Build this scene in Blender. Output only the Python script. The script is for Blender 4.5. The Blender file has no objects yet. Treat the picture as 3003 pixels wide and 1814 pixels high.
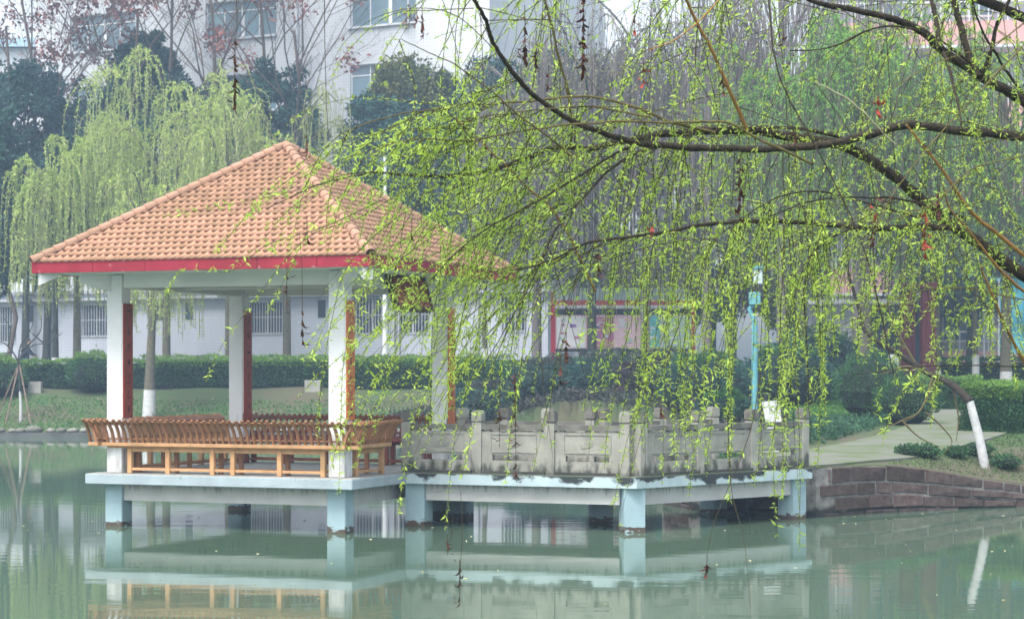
import bpy, math, random
import numpy as np
from mathutils import Vector, Matrix
random.seed(7); RNG = np.random.default_rng(11)
SC = bpy.context.scene
COL = SC.collection
# ---------------------------------------------------------------- camera
F = 5870.0; H = 2.395; CX = 1501.5; HY = 1085.0
cam_d = bpy.data.cameras.new('camera'); cam = bpy.data.objects.new('camera', cam_d); COL.objects.link(cam)
cam.location = (0, 0, H); cam.rotation_euler = (math.radians(90), 0, 0)
cam_d.sensor_width = 36; cam_d.lens = F / 3003 * 36; cam_d.shift_y = 178 / 3003
cam_d.clip_start = .1; cam_d.clip_end = 600
cam_d.dof.use_dof = True; cam_d.dof.focus_distance = 15; cam_d.dof.aperture_fstop = 8
SC.camera = cam
# ---------------------------------------------------------------- light
SUN_AZ, SUN_EL = math.radians(212), math.radians(60)   # azimuth from +Y clockwise: behind the camera, to the left
w = bpy.data.worlds.new('World'); SC.world = w; w.use_nodes = True
nt = w.node_tree; bg = nt.nodes['Background']
sky = nt.nodes.new('ShaderNodeTexSky'); sky.sky_type = 'NISHITA'; sky.sun_disc = False
sky.sun_elevation = SUN_EL; sky.sun_rotation = SUN_AZ; sky.dust_density = 4; sky.air_density = 1.2
hs = nt.nodes.new('ShaderNodeHueSaturation'); hs.inputs['Saturation'].default_value = .42
nt.links.new(sky.outputs[0], hs.inputs['Color']); nt.links.new(hs.outputs[0], bg.inputs[0]); bg.inputs[1].default_value = .15
sd = bpy.data.lights.new('sun', 'SUN'); sun = bpy.data.objects.new('sun', sd); COL.objects.link(sun)
sd.energy = 1.2; sd.angle = math.radians(18); sd.color = (1, .96, .90)
sdir = Vector((math.sin(SUN_AZ) * math.cos(SUN_EL), math.cos(SUN_AZ) * math.cos(SUN_EL), math.sin(SUN_EL)))
sun.rotation_euler = sdir.to_track_quat('Z', 'Y').to_euler(); sun.location = (0, 0, 40)
SC.view_settings.view_transform = 'Standard'; SC.view_settings.look = 'None'
SC.view_settings.exposure = 1.36; SC.view_settings.gamma = 1
SC.cycles.use_denoising = True; SC.cycles.volume_bounces = 0; SC.cycles.max_bounces = 6
SC.cycles.transparent_max_bounces = 6
# ---------------------------------------------------------------- helpers
def P(x, y, Y):
    """point at depth Y that stands at (x, y) of the 2463 px wide view"""
    x *= 1.21925; y *= 1.21925
    return np.array([(x - CX) * Y / F, Y, H - (y - HY) * Y / F])
def sm(a, b, x): t = np.clip((x - a) / (b - a), 0, 1); return t * t * (3 - 2 * t)
MATS = {}
def mat(name, col, rough=.8, var=.15, scale=3., bump=0., bscale=30., isl=0., objr=0., trans=None, col2=None, spec=.3, metal=0., detail=5., stain=None, zband=None):
    if name in MATS: return MATS[name]
    m = bpy.data.materials.new(name); m.use_nodes = True; n = m.node_tree; L = n.links
    b = n.nodes['Principled BSDF']; b.inputs['Roughness'].default_value = rough; b.inputs['Specular IOR Level'].default_value = spec; b.inputs['Metallic'].default_value = metal
    tc = n.nodes.new('ShaderNodeTexCoord')
    nz = n.nodes.new('ShaderNodeTexNoise'); nz.inputs['Scale'].default_value = scale; nz.inputs['Detail'].default_value = detail
    L.new(tc.outputs['Object'], nz.inputs['Vector'])
    rmp = n.nodes.new('ShaderNodeMapRange'); rmp.inputs[1].default_value = .3; rmp.inputs[2].default_value = .7
    L.new(nz.outputs[0], rmp.inputs[0])
    mx = n.nodes.new('ShaderNodeMix'); mx.data_type = 'RGBA'
    c1 = col if col2 else tuple(c * (1 - var) for c in col); c2 = col2 if col2 else tuple(min(1, c * (1 + var)) for c in col)
    mx.inputs['A'].default_value = (*c1, 1); mx.inputs['B'].default_value = (*c2, 1)
    L.new(rmp.outputs[0], mx.inputs['Factor'])
    out = mx.outputs['Result']
    if isl or objr:
        hv = n.nodes.new('ShaderNodeHueSaturation')
        src = []
        if isl:
            g = n.nodes.new('ShaderNodeNewGeometry'); r = n.nodes.new('ShaderNodeMapRange')
            r.inputs[3].default_value = 1 - isl; r.inputs[4].default_value = 1 + isl; L.new(g.outputs['Random Per Island'], r.inputs[0]); src.append(r.outputs[0])
        if objr:
            g = n.nodes.new('ShaderNodeObjectInfo'); r = n.nodes.new('ShaderNodeMapRange')
            r.inputs[3].default_value = 1 - objr; r.inputs[4].default_value = 1 + objr; L.new(g.outputs['Random'], r.inputs[0]); src.append(r.outputs[0])
        v = src[0]
        if len(src) == 2:
            mm = n.nodes.new('ShaderNodeMath'); mm.operation = 'MULTIPLY'; L.new(src[0], mm.inputs[0]); L.new(src[1], mm.inputs[1]); v = mm.outputs[0]
        L.new(v, hv.inputs['Value'])
        m2 = n.nodes.new('ShaderNodeMapRange'); m2.inputs[1].default_value = .6; m2.inputs[2].default_value = 1.4; m2.inputs[3].default_value = .515; m2.inputs[4].default_value = .485
        L.new(v, m2.inputs[0]); L.new(m2.outputs[0], hv.inputs['Hue'])
        L.new(out, hv.inputs['Color']); out = hv.outputs[0]
    if stain:   # (colour, scale, lo, hi, (sx,sy,sz), zlo, zhi): dirt with a shape of its own
        sc_, s_, lo, hi, vec, zl, zh = stain
        mp = n.nodes.new('ShaderNodeMapping'); mp.inputs['Scale'].default_value = vec; L.new(tc.outputs['Object'], mp.inputs[0])
        n2 = n.nodes.new('ShaderNodeTexNoise'); n2.inputs['Scale'].default_value = s_; n2.inputs['Detail'].default_value = 6; L.new(mp.outputs[0], n2.inputs['Vector'])
        sp = n.nodes.new('ShaderNodeSeparateXYZ'); L.new(tc.outputs['Object'], sp.inputs[0])
        zr = n.nodes.new('ShaderNodeMapRange'); zr.inputs[1].default_value = zl; zr.inputs[2].default_value = zh; zr.inputs[3].default_value = -.35; zr.inputs[4].default_value = .25
        L.new(sp.outputs[2], zr.inputs[0])
        ad = n.nodes.new('ShaderNodeMath'); ad.operation = 'ADD'; L.new(n2.outputs[0], ad.inputs[0]); L.new(zr.outputs[0], ad.inputs[1])
        r2 = n.nodes.new('ShaderNodeMapRange'); r2.inputs[1].default_value = lo; r2.inputs[2].default_value = hi; L.new(ad.outputs[0], r2.inputs[0])
        m3 = n.nodes.new('ShaderNodeMix'); m3.data_type = 'RGBA'; L.new(r2.outputs[0], m3.inputs['Factor']); L.new(out, m3.inputs['A']); m3.inputs['B'].default_value = (*sc_, 1)
        out = m3.outputs['Result']
    L.new(out, b.inputs['Base Color'])
    if bump:
        n3 = n.nodes.new('ShaderNodeTexNoise'); n3.inputs['Scale'].default_value = bscale; n3.inputs['Detail'].default_value = 6; L.new(tc.outputs['Object'], n3.inputs['Vector'])
        bp = n.nodes.new('ShaderNodeBump'); bp.inputs['Strength'].default_value = bump; bp.inputs['Distance'].default_value = .02
        L.new(n3.outputs[0], bp.inputs['Height']); L.new(bp.outputs[0], b.inputs['Normal'])
    if trans:
        t = n.nodes.new('ShaderNodeBsdfTranslucent'); ms = n.nodes.new('ShaderNodeMixShader'); ms.inputs[0].default_value = trans
        L.new(out, t.inputs[0]); L.new(b.outputs[0], ms.inputs[1]); L.new(t.outputs[0], ms.inputs[2]); L.new(ms.outputs[0], n.nodes['Material Output'].inputs[0])
    MATS[name] = m; return m

class MB:
    """collects geometry (numpy) and links it as ONE mesh object"""
    def __init__(s): s.v = []; s.n = 0; s.q = []; s.t = []; s.qm = []; s.tm = []
    def add(s, v, f, m=0):
        v = np.asarray(v, float).reshape(-1, 3); f = np.asarray(f, int)
        if len(f) == 0: return s
        if f.shape[1] == 4: s.q.append(f + s.n); s.qm.append(np.full(len(f), m))
        else: s.t.append(f + s.n); s.tm.append(np.full(len(f), m))
        s.v.append(v); s.n += len(v); return s
    def box(s, x0, x1, y0, y1, z0, z1, m=0, M=None):
        v = np.array([(x, y, z) for z in (z0, z1) for y in (y0, y1) for x in (x0, x1)], float)
        if M is not None: v = v @ np.array(M.to_3x3()).T + np.array(M.translation)
        return s.add(v, [(0, 2, 3, 1), (4, 5, 7, 6), (0, 1, 5, 4), (2, 6, 7, 3), (0, 4, 6, 2), (1, 3, 7, 5)], m)
    def bbox(s, x0, x1, y0, y1, z0, z1, c=.008, m=0):
        """box with chamfered vertical and top/bottom edges"""
        pts = []
        for (z, i) in ((z0, c), (z0 + c, 0), (z1 - c, 0), (z1, c)):
            for (x, y) in ((x0 + c, y0), (x1 - c, y0), (x1, y0 + c), (x1, y1 - c), (x1 - c, y1), (x0 + c, y1), (x0, y1 - c), (x0, y0 + c)):
                cx, cy = (x0 + x1) / 2, (y0 + y1) / 2
                pts.append((x - math.copysign(i, x - cx), y - math.copysign(i, y - cy), z))
        q = []
        for k in range(3):
            for j in range(8):
                a, b = k * 8 + j, k * 8 + (j + 1) % 8; q.append((a, b, b + 8, a + 8))
        s.add(pts, q, m)
        t = pts[24:]; bt = pts[:8]
        s.add(t, [(0, 1, 2, 3), (0, 3, 4, 7), (4, 5, 6, 7)], m); s.add(bt, [(3, 2, 1, 0), (7, 4, 3, 0), (7, 6, 5, 4)], m); return s
    def tube(s, pts, rad, k=6, m=0, cap=True):
        pts = np.asarray(pts, float); n = len(pts); rad = np.broadcast_to(np.asarray(rad, float), (n,))
        tg = np.gradient(pts, axis=0); tg /= np.linalg.norm(tg, axis=1)[:, None] + 1e-12
        up = np.array([0, 0, 1.]) if abs(tg[:, 2]).mean() < .8 else np.array([1., 0, 0])
        a = np.cross(tg, up); a /= np.linalg.norm(a, axis=1)[:, None] + 1e-12; b = np.cross(tg, a)
        th = np.arange(k) * 2 * math.pi / k
        v = (pts[:, None] + rad[:, None, None] * (np.cos(th)[None, :, None] * a[:, None] + np.sin(th)[None, :, None] * b[:, None])).reshape(-1, 3)
        i = np.arange(n - 1)[:, None] * k; j = np.arange(k)[None]; j2 = (j + 1) % k
        f = np.stack([i + j, i + k + j, i + k + j2, i + j2], -1).reshape(-1, 4)
        s.add(v, f, m)
        if cap and k > 3:
            for e, o in ((0, 1), (n - 1, 0)):
                vv = np.vstack([v[e * k:(e + 1) * k], pts[e:e + 1]]); s.add(vv, [((jj, (jj + 1) % k, k) if o else ((jj + 1) % k, jj, k)) for jj in range(k)], m)
        return s
    def leaves(s, p, d, L, W, m=0, fold=.25):
        p = np.asarray(p, float); n = len(p); d = d / (np.linalg.norm(d, axis=1)[:, None] + 1e-9)
        r = RNG.normal(size=(n, 3)); sd_ = np.cross(d, r); sd_ /= np.linalg.norm(sd_, axis=1)[:, None] + 1e-9; nn = np.cross(sd_, d)
        L = np.broadcast_to(L, (n,))[:, None]; W = np.broadcast_to(W, (n,))[:, None]
        mid = p + d * L * .42
        v = np.stack([p, mid + sd_ * W / 2 + nn * W * fold, p + d * L, mid - sd_ * W / 2 + nn * W * fold], 1).reshape(-1, 3)
        b = np.arange(n)[:, None] * 4
        return s.add(v, np.concatenate([b + np.array([0, 1, 2]), b + np.array([0, 2, 3])]), m)
    def mesh(s, name, mats):
        me = bpy.data.meshes.new(name)
        v = np.vstack(s.v); q = np.vstack(s.q) if s.q else np.zeros((0, 4), int); t = np.vstack(s.t) if s.t else np.zeros((0, 3), int)
        me.vertices.add(len(v)); me.vertices.foreach_set('co', v.astype(np.float32).ravel())
        me.loops.add(q.size + t.size); me.loops.foreach_set('vertex_index', np.concatenate([q.ravel(), t.ravel()]).astype(np.int32))
        me.polygons.add(len(q) + len(t))
        ls = np.concatenate([np.arange(len(q)) * 4, q.size + np.arange(len(t)) * 3]).astype(np.int32)
        me.polygons.foreach_set('loop_start', ls)
        me.polygons.foreach_set('material_index', np.concatenate([np.concatenate(s.qm) if s.qm else [], np.concatenate(s.tm) if s.tm else []]).astype(np.int32))
        for mm in (mats if isinstance(mats, (list, tuple)) else [mats]): me.materials.append(mm)
        me.update(calc_edges=True)
        if hasattr(me, 'shade_flat'): me.shade_flat()
        return me
    def build(s, name, mats, parent=None, loc=(0, 0, 0), smooth=False, **kw):
        me = s.mesh(name, mats)
        if smooth: me.shade_smooth()
        return link(name, me, parent, loc, **kw)
def link(name, me, parent=None, loc=(0, 0, 0), rot=None, **kw):
    o = bpy.data.objects.new(name, me); COL.objects.link(o); o.location = loc
    if rot is not None: o.rotation_euler = rot
    if parent: o.parent = parent
    for k, v in kw.items(): o[k] = v
    return o
def thing(name, label, cat, loc=(0, 0, 0), rz=0, group=None):
    o = bpy.data.objects.new(name, None); COL.objects.link(o); o.location = loc; o.rotation_euler = (0, 0, rz)
    o.empty_display_size = .2; o['label'] = label; o['category'] = cat
    if group: o['group'] = group
    return o
def norm(v): v = np.asarray(v, float); return v / (np.linalg.norm(v) + 1e-12)
def spline(pts, n=8):
    """Catmull-Rom through pts"""
    p = np.asarray(pts, float); p = np.vstack([2 * p[0] - p[1], p, 2 * p[-1] - p[-2]]); out = []
    for i in range(1, len(p) - 2):
        for t in np.arange(n) / n:
            out.append(.5 * ((2 * p[i]) + (-p[i - 1] + p[i + 1]) * t + (2 * p[i - 1] - 5 * p[i] + 4 * p[i + 1] - p[i + 2]) * t * t + (-p[i - 1] + 3 * p[i] - 3 * p[i + 1] + p[i + 2]) * t ** 3))
    out.append(p[-2]); return np.array(out)
# ---------------------------------------------------------------- materials
M_white = mat('white_plaster', (.70, .71, .72), .85, .06, 2.5, .25, 60, stain=((.36, .36, .34), 4, .42, .85, (3, 3, .7), 2.0, .75))
M_soffit = mat('soffit_paint', (.66, .68, .67), .9, .06, 2)
M_blue = mat('pale_blue_paint', (.30, .42, .46), .75, .12, 3, .25, 40, stain=((.085, .065, .05), 9, .60, .68, (1, 1, 2.5), .17, .06))
M_edge = mat('weathered_blue_edge', (.33, .40, .43), .8, .16, 2.2, .35, 50, stain=((.12, .13, .14), 5, .66, .8, (6, 6, .5), .6, .86))
M_edge2 = mat('mouldy_blue_edge', (.40, .50, .53), .8, .12, 3, .3, 50, stain=((.035, .045, .045), 2.4, .49, .55, (1.0, 1.0, 1.3), .54, .90))
M_beam = mat('grey_white_beam', (.47, .47, .46), .85, .12, 2.5, .3, 40, stain=((.2, .21, .21), 4, .6, .9, (5, 5, .6), .3, .68))
M_conc = mat('grey_concrete', (.30, .30, .28), .9, .18, 3, .4, 45)
M_stone = mat('balustrade_stone', (.275, .275, .24), .92, .2, 4, .5, 50, isl=0, objr=.08, stain=((.07, .075, .06), 3, .52, .72, (3, 3, 1.0), 1.35, .80))
M_rail = mat('dark_weathered_rail', (.145, .143, .125), .95, .35, 4, .5, 50, objr=.1)
M_mould = mat('dark_mouldy_kerb', (.055, .058, .052), .95, .5, 4, .5, 40)
M_red = mat('red_fascia_paint', (.27, .018, .036), .6, .2, 3, .15, 50, objr=.08, stain=((.42, .22, .23), 7, .86, .96, (1, 1, 1.6), 90, 0))
M_tile = mat('clay_roof_tile', (.36, .205, .130), .75, .22, 9, .2, 60, isl=.17, objr=.17, stain=((.17, .13, .12), 1.3, .80, 1.12, (1, 1, 1), 90, 0))
M_tiled = mat('clay_roof_bed', (.22, .10, .06), .9, .1, 3)
M_cap = mat('clay_cap_tile', (.34, .20, .135), .75, .15, 12, .2, 60, objr=.14)
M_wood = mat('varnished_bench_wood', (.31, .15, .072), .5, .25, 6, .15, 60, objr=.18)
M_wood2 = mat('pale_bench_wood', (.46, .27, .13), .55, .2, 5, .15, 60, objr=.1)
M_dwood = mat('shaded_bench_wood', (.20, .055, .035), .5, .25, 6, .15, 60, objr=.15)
M_board = mat('red_brown_board', (.25, .035, .018), .4, .2, 5, objr=.1)
M_board2 = mat('orange_brown_board', (.48, .13, .035), .35, .15, 5, objr=.06)
M_glyph = mat('dark_carving', (.05, .012, .01), .6, .1)
M_bark = mat('willow_bark', (.018, .015, .014), .9, .45, 25, .8, 90, col2=(.055, .046, .030))
M_bark2 = mat('mossy_young_bark', (.075, .075, .025), .8, .3, 30, .4, 120, col2=(.15, .12, .045))
M_bark3 = mat('orange_young_bark', (.30, .16, .05), .7, .2, 30, .3, 90)
M_twig = mat('thin_twig_bark', (.055, .045, .025), .8, .4, 12)
M_leaf = mat('young_willow_leaf', (.50, .68, .13), .5, .2, 20, isl=.32, trans=.5)
M_dead = mat('withered_leaf', (.075, .03, .022), .8, .4, 30, isl=.35, trans=.2)
M_deadred = mat('withered_red_leaf', (.26, .055, .03), .7, .3, 30, isl=.3, trans=.25)
M_bgw = mat('far_willow_leaf', (.44, .56, .15), .7, .12, 2, isl=.3, trans=.35)
M_gtw = mat('pale_green_twig', (.30, .33, .15), .9, .2, 2)
M_bgw2 = mat('far_willow_leaf_sparse', (.36, .40, .15), .7, .15, 2, isl=.25, trans=.3)
M_gw = mat('green_willow_leaf', (.20, .42, .07), .7, .2, 1, isl=.3, trans=.35)
M_ever = mat('evergreen_leaf', (.018, .064, .068), .6, .3, .5, isl=.45, trans=.15, col2=(.045, .115, .080))
M_ever2 = mat('yellowish_evergreen_leaf', (.06, .10, .04), .6, .3, .5, isl=.4, trans=.2, col2=(.17, .17, .05))
M_bgbark = mat('far_bark', (.085, .08, .07), .95, .3, 6, .5, 20, col2=(.14, .13, .08))
M_dbark = mat('dark_far_bark', (.04, .045, .04), .95, .4, 6, .5, 20)
M_purp = mat('bare_grey_twigs', (.16, .14, .135), .9, .15, 2, isl=.2)
M_rust = mat('rusty_seed_heads', (.24, .11, .09), .9, .2, 2, isl=.35)
M_brown = mat('brown_bare_twigs', (.13, .10, .085), .9, .15, 2)
M_wash = mat('whitewashed_bark', (.50, .51, .51), .9, .14, 6, .9, 25, stain=((.22, .21, .18), 7, .62, .80, (1, 1, .5), 1.2, -.2))
M_hedge = mat('hedge_leaf', (.030, .10, .040), .5, .3, 1, isl=.5, trans=.2, col2=(.055, .15, .05))
M_hedget = mat('hedge_young_leaf', (.14, .27, .05), .6, .2, 1, isl=.3, trans=.3)
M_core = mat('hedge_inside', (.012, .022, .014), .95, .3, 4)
M_ground = mat('bank_soil_and_grass', (.040, .10, .028), .95, .3, .35, .8, 6, col2=(.095, .08, .055), detail=8)
M_lawn = mat('grass_blade', (.07, .17, .035), .9, .3, 1, isl=.4, trans=.2)
M_path = mat('path_concrete', (.18, .18, .17), .9, .15, 1.2, .3, 20, stain=((.10, .13, .06), 1.2, .50, .8, (1, 1, 1), 9, 0))
M_road = mat('grey_road', (.26, .26, .27), .9, .1, 1)
M_wall = mat('red_sandstone', (.055, .034, .030), .9, .35, 7, .9, 22, objr=.35, col2=(.115, .088, .08))
M_wallw = mat('wet_dark_sandstone', (.028, .024, .024), .8, .35, 7, .9, 22, objr=.25, col2=(.10, .075, .07))
M_mortar = mat('pale_mortar', (.20, .195, .185), .95, .35, 8, .8, 30, stain=((.03, .032, .03), 3, .42, .55, (1, 1, .8), .30, .0))
M_rock = mat('bank_stone', (.20, .20, .17), .95, .3, 5, .8, 20, objr=.3)
M_kerb = mat('bank_kerb', (.10, .105, .10), .95, .3, 2, .5, 10)
M_bwhite = mat('white_sill', (.62, .64, .68), .8, .05)
M_glass = mat('window_glass', (.16, .24, .29), .12, .2, .3, spec=.6, objr=.25)
M_dglass = mat('dark_open_window', (.03, .045, .07), .2, .2, .3, spec=.5)
M_frame = mat('white_window_frame', (.72, .74, .76), .6, .03)
M_bars = mat('grey_window_bars', (.42, .44, .47), .6, .1)
M_pink = mat('pink_facade', (.62, .36, .35), .85, .08, .5)
M_greyw = mat('grey_wall_paint', (.40, .42, .46), .85, .08, .5)
M_lamp = mat('turquoise_paint', (.12, .34, .40), .55, .22, 6)
M_dark = mat('dark_metal', (.03, .035, .04), .5, .2)
M_lglass = mat('lamp_glass', (.45, .55, .55), .2, .05, spec=.6)
M_wpole = mat('white_pole_paint', (.72, .75, .78), .5, .05)
M_plast = mat('white_sheet_plastic', (.58, .60, .62), .5, .05)
M_maroon = mat('maroon_paint', (.10, .018, .028), .6, .15)
M_tarp = mat('turquoise_tarpaulin', (.05, .25, .33), .6, .3, 1.5)
M_blueb = mat('blue_bin_plastic', (.04, .09, .30), .5, .15)
M_redp = mat('red_post_paint', (.45, .03, .05), .5, .1)
M_hull = mat('poster_pink', (.72, .50, .57), .6, .12, 1.2)
M_teal = mat('poster_teal', (.15, .50, .52), .6, .25, 3)
M_pteal = mat('poster_pale_teal', (.45, .58, .58), .6, .12, 4)
M_magenta = mat('poster_magenta', (.45, .18, .30), .6, .2, 4)
M_violet = mat('poster_violet', (.22, .14, .36), .6, .3, 6)
M_pwhite = mat('poster_white', (.70, .70, .72), .6, .05)
M_pred = mat('poster_red', (.55, .07, .07), .6, .15, 4)
M_stake = mat('wooden_stake', (.22, .16, .13), .9, .25, 8)
M_jacket = mat('dark_jacket', (.018, .028, .05), .9, .2); M_jeans = mat('blue_jeans', (.13, .25, .45), .9, .15)
M_skin = mat('skin', (.42, .24, .17), .6, .05); M_hair = mat('dark_hair', (.02, .016, .014), .7, .1)

def wall_tile_mat(c1=(.64, .67, .70), mo=(.52, .55, .60)):
    m = bpy.data.materials.new('white_wall_tiles'); m.use_nodes = True; n = m.node_tree; L = n.links; b = n.nodes['Principled BSDF']
    tc = n.nodes.new('ShaderNodeTexCoord'); sp = n.nodes.new('ShaderNodeSeparateXYZ'); cb = n.nodes.new('ShaderNodeCombineXYZ')
    L.new(tc.outputs['Object'], sp.inputs[0]); L.new(sp.outputs[0], cb.inputs[0]); L.new(sp.outputs[2], cb.inputs[1])
    br = n.nodes.new('ShaderNodeTexBrick'); br.offset = 0; br.inputs['Scale'].default_value = 1
    br.inputs['Brick Width'].default_value = .14; br.inputs['Row Height'].default_value = .14; br.inputs['Mortar Size'].default_value = .012
    br.inputs['Color1'].default_value = (*c1, 1); br.inputs['Color2'].default_value = (c1[0] * .95, c1[1] * .955, c1[2] * .97, 1); br.inputs['Mortar'].default_value = (*mo, 1)
    L.new(cb.outputs[0], br.inputs['Vector'])
    nz = n.nodes.new('ShaderNodeTexNoise'); nz.inputs['Scale'].default_value = .4; nz.inputs['Detail'].default_value = 6
    mp = n.nodes.new('ShaderNodeMapping'); mp.inputs['Scale'].default_value = (1.5, 1, .3); L.new(tc.outputs['Object'], mp.inputs[0]); L.new(mp.outputs[0], nz.inputs['Vector'])
    r = n.nodes.new('ShaderNodeMapRange'); r.inputs[1].default_value = .3; r.inputs[2].default_value = .75; r.inputs[3].default_value = 1.03; r.inputs[4].default_value = .85; L.new(nz.outputs[0], r.inputs[0])
    vm = n.nodes.new('ShaderNodeVectorMath'); vm.operation = 'SCALE'; L.new(br.outputs['Color'], vm.inputs[0]); L.new(r.outputs[0], vm.inputs['Scale'])
    L.new(vm.outputs[0], b.inputs['Base Color']); b.inputs['Roughness'].default_value = .5; return m
M_wtile = wall_tile_mat()
M_wtile2 = wall_tile_mat((.47, .50, .57), (.36, .39, .46)); M_wtile2.name = 'shaded_wall_tiles'  # darker copy of the tiles: tree shade on the annex put into the colour
# ================================================================ SETTING
SHORE = [(-90, 71.5), (-30, 71.8), (-14, 72), (-6, 71.5), (-1, 69), (2.5, 63), (4.5, 54), (4.0, 45), (3.7, 39), (2.7, 35.6), (3.1, 34.2), (4.95, 32.55), (6.2, 33.6), (7.7, 34.5), (9.3, 35.3), (11.5, 35.9), (14, 36.3), (30, 37), (90, 38)]
SH = np.array(SHORE, float)
def sdist(X, Y):
    p = np.stack([X, Y], -1); best = np.full(X.shape, 1e9); 
    for a, b in zip(SH[:-1], SH[1:]):
        ab = b - a; t = np.clip(((p - a) @ ab) / (ab @ ab), 0, 1); dd = np.linalg.norm(p - (a + t[..., None] * ab), axis=-1); best = np.minimum(best, dd)
    poly = np.vstack([SH, [(90, 400), (-90, 400)]]); ins = np.zeros(X.shape, bool)
    for i in range(len(poly)):
        (x1, y1), (x2, y2) = poly[i], poly[(i + 1) % len(poly)]
        c = ((y1 > Y) != (y2 > Y)) & (X < (x2 - x1) * (Y - y1) / (y2 - y1 + 1e-12) + x1); ins ^= c
    return np.where(ins, best, -best)
def wall_top(X): return .80 - .47 * sm(5.9, 9.8, X)
def gz(X, Y):
    X = np.asarray(X, float); Y = np.asarray(Y, float); d = sdist(X, Y)
    hl = .28 + 1.58 * sm(.2, 8.5, d)
    w0 = wall_top(X); hr = w0 + (.86 - w0) * sm(0, 2.6, d) + .021 * np.clip(Y - 35, 0, 48)
    t = sm(-2.5, 2.5, X)
    h = hl * (1 - t) + hr * t + .03 * np.sin(X * 1.7 + Y) * sm(.5, 3, d) * (1 - t)
    return np.where(d < .16, -.7, h)
def g1(x, y): return float(gz(np.array([x]), np.array([y]))[0])
xs = np.concatenate([np.arange(-80, -26, 3.), np.arange(-26, 2, .4), np.arange(2, 12, .14), np.arange(12, 84, 3.)]); ys = np.concatenate([np.arange(31.5, 38, .14), np.arange(38, 86, .4), np.arange(86, 260, 6.)])
GX, GY = np.meshgrid(xs, ys); GZ = gz(GX, GY)
nx, ny = len(xs), len(ys); ii = (np.arange(ny - 1)[:, None] * nx + np.arange(nx - 1)[None]).ravel()
MB().add(np.stack([GX, GY, GZ], -1).reshape(-1, 3), np.stack([ii, ii + 1, ii + nx + 1, ii + nx], -1)).build('ground', M_ground, smooth=True, kind='structure')
# near bank, below the frame, that carries the foreground willow
nb = MB(); nb.box(-60, 60, -30, 13, -1, .55); nb.build('near_bank', M_ground, kind='structure')
MB().add([(-300, -60, -1.0), (300, -60, -1.0), (300, 600, -1.0), (-300, 600, -1.0)], [(0, 1, 2, 3)]).build('lake_bed', M_ground, kind='structure')
# water
wm = bpy.data.materials.new('green_lake_water'); wm.use_nodes = True; n = wm.node_tree; b = n.nodes['Principled BSDF']; L = n.links
b.inputs['Base Color'].default_value = (.080, .132, .090, 1); b.inputs['Roughness'].default_value = .035; b.inputs['IOR'].default_value = 1.333; b.inputs['Specular IOR Level'].default_value = .5
tc = n.nodes.new('ShaderNodeTexCoord'); mp = n.nodes.new('ShaderNodeMapping'); mp.inputs['Scale'].default_value = (.55, 1.6, 1); L.new(tc.outputs['Object'], mp.inputs[0])
nz = n.nodes.new('ShaderNodeTexNoise'); nz.inputs['Scale'].default_value = 1.6; nz.inputs['Detail'].default_value = 3; L.new(mp.outputs[0], nz.inputs['Vector'])
n2 = n.nodes.new('ShaderNodeTexNoise'); n2.inputs['Scale'].default_value = .25; n2.inputs['Detail'].default_value = 2; L.new(tc.outputs['Object'], n2.inputs['Vector'])
mr = n.nodes.new('ShaderNodeMapRange'); mr.inputs[1].default_value = .35; mr.inputs[2].default_value = .7; mr.inputs[3].default_value = .25; mr.inputs[4].default_value = 1; L.new(n2.outputs[0], mr.inputs[0])
mm = n.nodes.new('ShaderNodeMath'); mm.operation = 'MULTIPLY'; L.new(nz.outputs[0], mm.inputs[0]); L.new(mr.outputs[0], mm.inputs[1])
bp = n.nodes.new('ShaderNodeBump'); bp.inputs['Strength'].default_value = .15; bp.inputs['Distance'].default_value = .02; L.new(mm.outputs[0], bp.inputs['Height']); L.new(bp.outputs[0], b.inputs['Normal'])
MB().add([(-250, -20, 0), (250, -20, 0), (250, 130, 0), (-250, 130, 0)], [(0, 1, 2, 3)]).build('water', wm, kind='structure')

def ribbon(name, pts, wid, m, off=.04, n=10, across=6, thick=.3):
    c = spline(pts, n); c2 = c[:, :2]; tg = np.gradient(c2, axis=0); tg /= np.linalg.norm(tg, axis=1)[:, None]; nr = np.stack([-tg[:, 1], tg[:, 0]], -1)
    W = c[:, 2][:, None]; u = np.linspace(-.5, .5, across)[None]
    X = c2[:, 0][:, None] + nr[:, 0][:, None] * W * u; Y = c2[:, 1][:, None] + nr[:, 1][:, None] * W * u
    Zc = gz(np.clip(X, -999, 999), Y); Zc = np.maximum(Zc, .80) + off
    k = len(c); v = np.stack([X, Y, Zc], -1).reshape(-1, 3); i = (np.arange(k - 1)[:, None] * across + np.arange(across - 1)[None]).ravel()
    mb = MB().add(v, np.stack([i, i + across, i + across + 1, i + 1], -1))
    for e in (0, across - 1):
        top = v.reshape(k, across, 3)[:, e]; bot = top - [0, 0, thick]; vv = np.vstack([top, bot]); j = np.arange(k - 1)
        mb.add(vv, np.stack([j, j + 1, j + 1 + k, j + k], -1))
    return mb.build(name, m, kind='structure')
ribbon('path', [(4.12, 33.06, 1.75), (5.4, 35.0, 1.9), (7.75, 39.1, 2.3), (10.6, 47, 2.5), (13.2, 60, 2.6), (16.5, 79, 2.8)], 2, M_path)
ribbon('road', [(-30, 84.5, 3.2), (-10, 84.2, 3.2), (3, 82, 3.2), (14, 80, 3.4), (22, 80.5, 3.4), (40, 82, 3.4)], 3, M_road, .05)
ribbon('branch_path', [(11.2, 44.5, 1.6), (13.5, 43.2, 1.4), (18, 43, 1.4)], 1.5, M_path, .05)

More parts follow.
